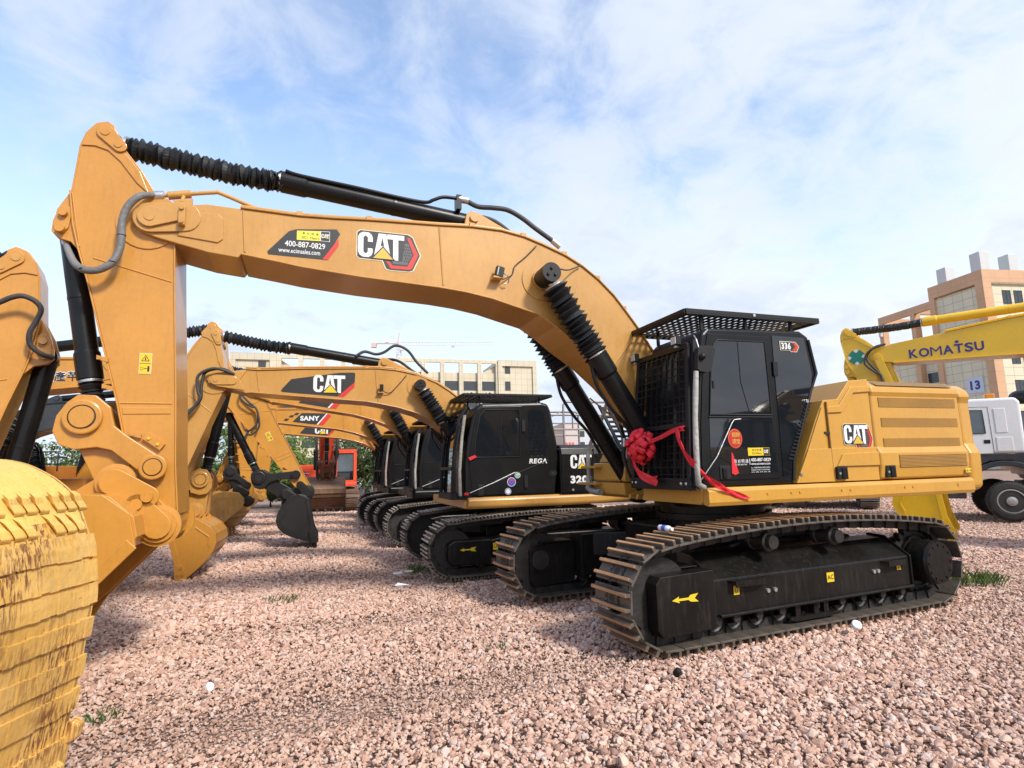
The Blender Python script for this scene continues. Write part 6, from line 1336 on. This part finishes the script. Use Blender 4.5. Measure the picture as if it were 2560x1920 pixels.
GI=ng.nodes.new('NodeGroupInput'); GO=ng.nodes.new('NodeGroupOutput'); ip=ng.nodes.new('GeometryNodeInstanceOnPoints'); ci=ng.nodes.new('GeometryNodeCollectionInfo')
ci.inputs['Collection'].default_value=scol; ci.inputs['Separate Children'].default_value=True; ci.inputs['Reset Children'].default_value=True
def na(nm,ty):
    q=ng.nodes.new('GeometryNodeInputNamedAttribute'); q.data_type=ty; q.inputs['Name'].default_value=nm; return q.outputs['Attribute']
e2r=ng.nodes.new('FunctionNodeEulerToRotation'); l=ng.links.new
l(na('rot','FLOAT_VECTOR'),e2r.inputs[0]); l(GI.outputs[0],ip.inputs['Points']); l(ci.outputs[0],ip.inputs['Instance']); ip.inputs['Pick Instance'].default_value=True
l(na('idx','INT'),ip.inputs['Instance Index']); l(e2r.outputs[0],ip.inputs['Rotation']); l(na('scl','FLOAT'),ip.inputs['Scale']); l(ip.outputs[0],GO.inputs[0])
md=go.modifiers.new('scatter','NODES'); md.node_group=ng
print('stones',n)
# grass tufts
m=MB(); rnd=random.Random(9)
for X,Y,n,hgt,w_ in ((-1.72,10.6,70,.16,.22),(-3.25,8.4,60,.10,.22),(-3.15,4.7,45,.07,.14),(6.45,8.55,150,.20,.34),(-1.0,9.6,40,.09,.2),(1.0,7.0,30,.06,.15),(-.2,6.1,24,.06,.12),(6.9,8.9,60,.12,.3)):
    for i in range(n):
        a=rnd.uniform(0,6.28); q=w_*math.sqrt(rnd.random()); p=Vector((X+q*math.cos(a),Y+q*math.sin(a),float(gz(X,Y))+.0)); b=rnd.uniform(0,6.28); h_=hgt*rnd.uniform(.5,1.1); d=Vector((math.cos(b),math.sin(b),0)); s=Vector((-d.y,d.x,0))*.006
        m.add([p-s,p+s,p+d*h_*.25+Vector((0,0,h_*.6))+s*.6,p+d*h_*.6+Vector((0,0,h_)),p+d*h_*.25+Vector((0,0,h_*.6))-s*.6],[(0,1,2,3,4)],'leaf_mid')
tag(m.build('grass'),'sparse green grass tufts growing through the gravel','grass',kind='stuff')
# ---------------------------------------------------------------- camera
cam=bpy.data.cameras.new('camera'); co=bpy.data.objects.new('camera',cam); COL.objects.link(co)
cam.sensor_width=36; cam.lens=36*1454.377/2560; cam.clip_end=3000; cam.clip_start=.05
p_,r_=R_(8.23),R_(-1.41)
Fv=Vector((0,math.cos(p_),math.sin(p_))); Rv=Vector((1,0,0)); Uv=Vector((0,-math.sin(p_),math.cos(p_)))
R2=Rv*math.cos(r_)+Uv*math.sin(r_); U2=-Rv*math.sin(r_)+Uv*math.cos(r_)
co.matrix_world=Matrix(((R2.x,U2.x,-Fv.x,0),(R2.y,U2.y,-Fv.y,0),(R2.z,U2.z,-Fv.z,1.73),(0,0,0,1)))
scene.camera=co
# ---------------------------------------------------------------- light
EL,AZ=R_(41),math.atan2(.68,-.73)      # sun high behind the camera's right shoulder
sun=bpy.data.lights.new('sun','SUN'); sun.energy=2.45; sun.angle=R_(9); sun.color=(1,.95,.86)
so=bpy.data.objects.new('sun',sun); COL.objects.link(so)
sd=Vector((math.sin(AZ)*math.cos(EL),math.cos(AZ)*math.cos(EL),math.sin(EL)))
so.rotation_euler=sd.to_track_quat('Z','Y').to_euler()
w=bpy.data.worlds.new('World'); scene.world=w; w.use_nodes=True; nt=w.node_tree; N=nt.nodes; L=nt.links
bg=N['Background']; bg.inputs['Strength'].default_value=.1
sky=N.new('ShaderNodeTexSky'); sky.sky_type='NISHITA'; sky.sun_disc=False; sky.sun_elevation=EL; sky.sun_rotation=AZ; sky.dust_density=1.2; sky.air_density=1.0; sky.ozone_density=1.5
tc=N.new('ShaderNodeTexCoord'); sep=N.new('ShaderNodeSeparateXYZ'); L.new(tc.outputs['Generated'],sep.inputs[0])
def mth(op,a,b=None):
    n=N.new('ShaderNodeMath'); n.operation=op
    for i,v in enumerate((a,b)):
        if v is None: continue
        if isinstance(v,(int,float)): n.inputs[i].default_value=v
        else: L.new(v,n.inputs[i])
    return n.outputs[0]
zc=mth('MAXIMUM',sep.outputs['Z'],.0); den=mth('ADD',zc,.34)
cb=N.new('ShaderNodeCombineXYZ'); L.new(mth('DIVIDE',sep.outputs['X'],den),cb.inputs[0]); L.new(mth('DIVIDE',sep.outputs['Y'],den),cb.inputs[1]); cb.inputs[2].default_value=CLOUD_SEED
n1=_noise(nt,1.35,9,cb.outputs[0],.56,.25); n2=_noise(nt,6.5,10,cb.outputs[0],.62,.5); n3=_noise(nt,.7,2,cb.outputs[0])
# more cloud to the right and lower down, open blue to the upper left
bias=mth('ADD',mth('MULTIPLY',sep.outputs['X'],.11),mth('MULTIPLY',zc,-.10))
cov=mth('ADD',mth('ADD',mth('MULTIPLY',n1.outputs['Fac'],.60),mth('MULTIPLY',n2.outputs['Fac'],.30)),mth('ADD',mth('MULTIPLY',n3.outputs['Fac'],.20),bias))
cr=_ramp(nt,cov,.40,.58); cr.color_ramp.interpolation='EASE'
shn=mth('ADD',mth('MULTIPLY',n1.outputs['Fac'],.5),mth('MULTIPLY',n2.outputs['Fac'],.5)); shade=_ramp(nt,shn,.38,.62,(5.9,6.15,6.6,1),(4.2,4.75,5.8,1))
hz=_ramp(nt,zc,.05,.55,(.95,.95,.95,1),(.0,.0,.0,1))
skyb=_mix(nt,1.0,sky.outputs[0],(2.05,2.0,1.95,1),'MULTIPLY')
base=_mix(nt,hz.outputs[0],skyb,(5.0,5.75,6.6,1))
fin=_mix(nt,cr.outputs[0],base,shade.outputs[0])
L.new(fin,bg.inputs['Color'])
scene.view_settings.view_transform='Standard'; scene.view_settings.look='None'; scene.view_settings.exposure=EXPO; scene.view_settings.gamma=1
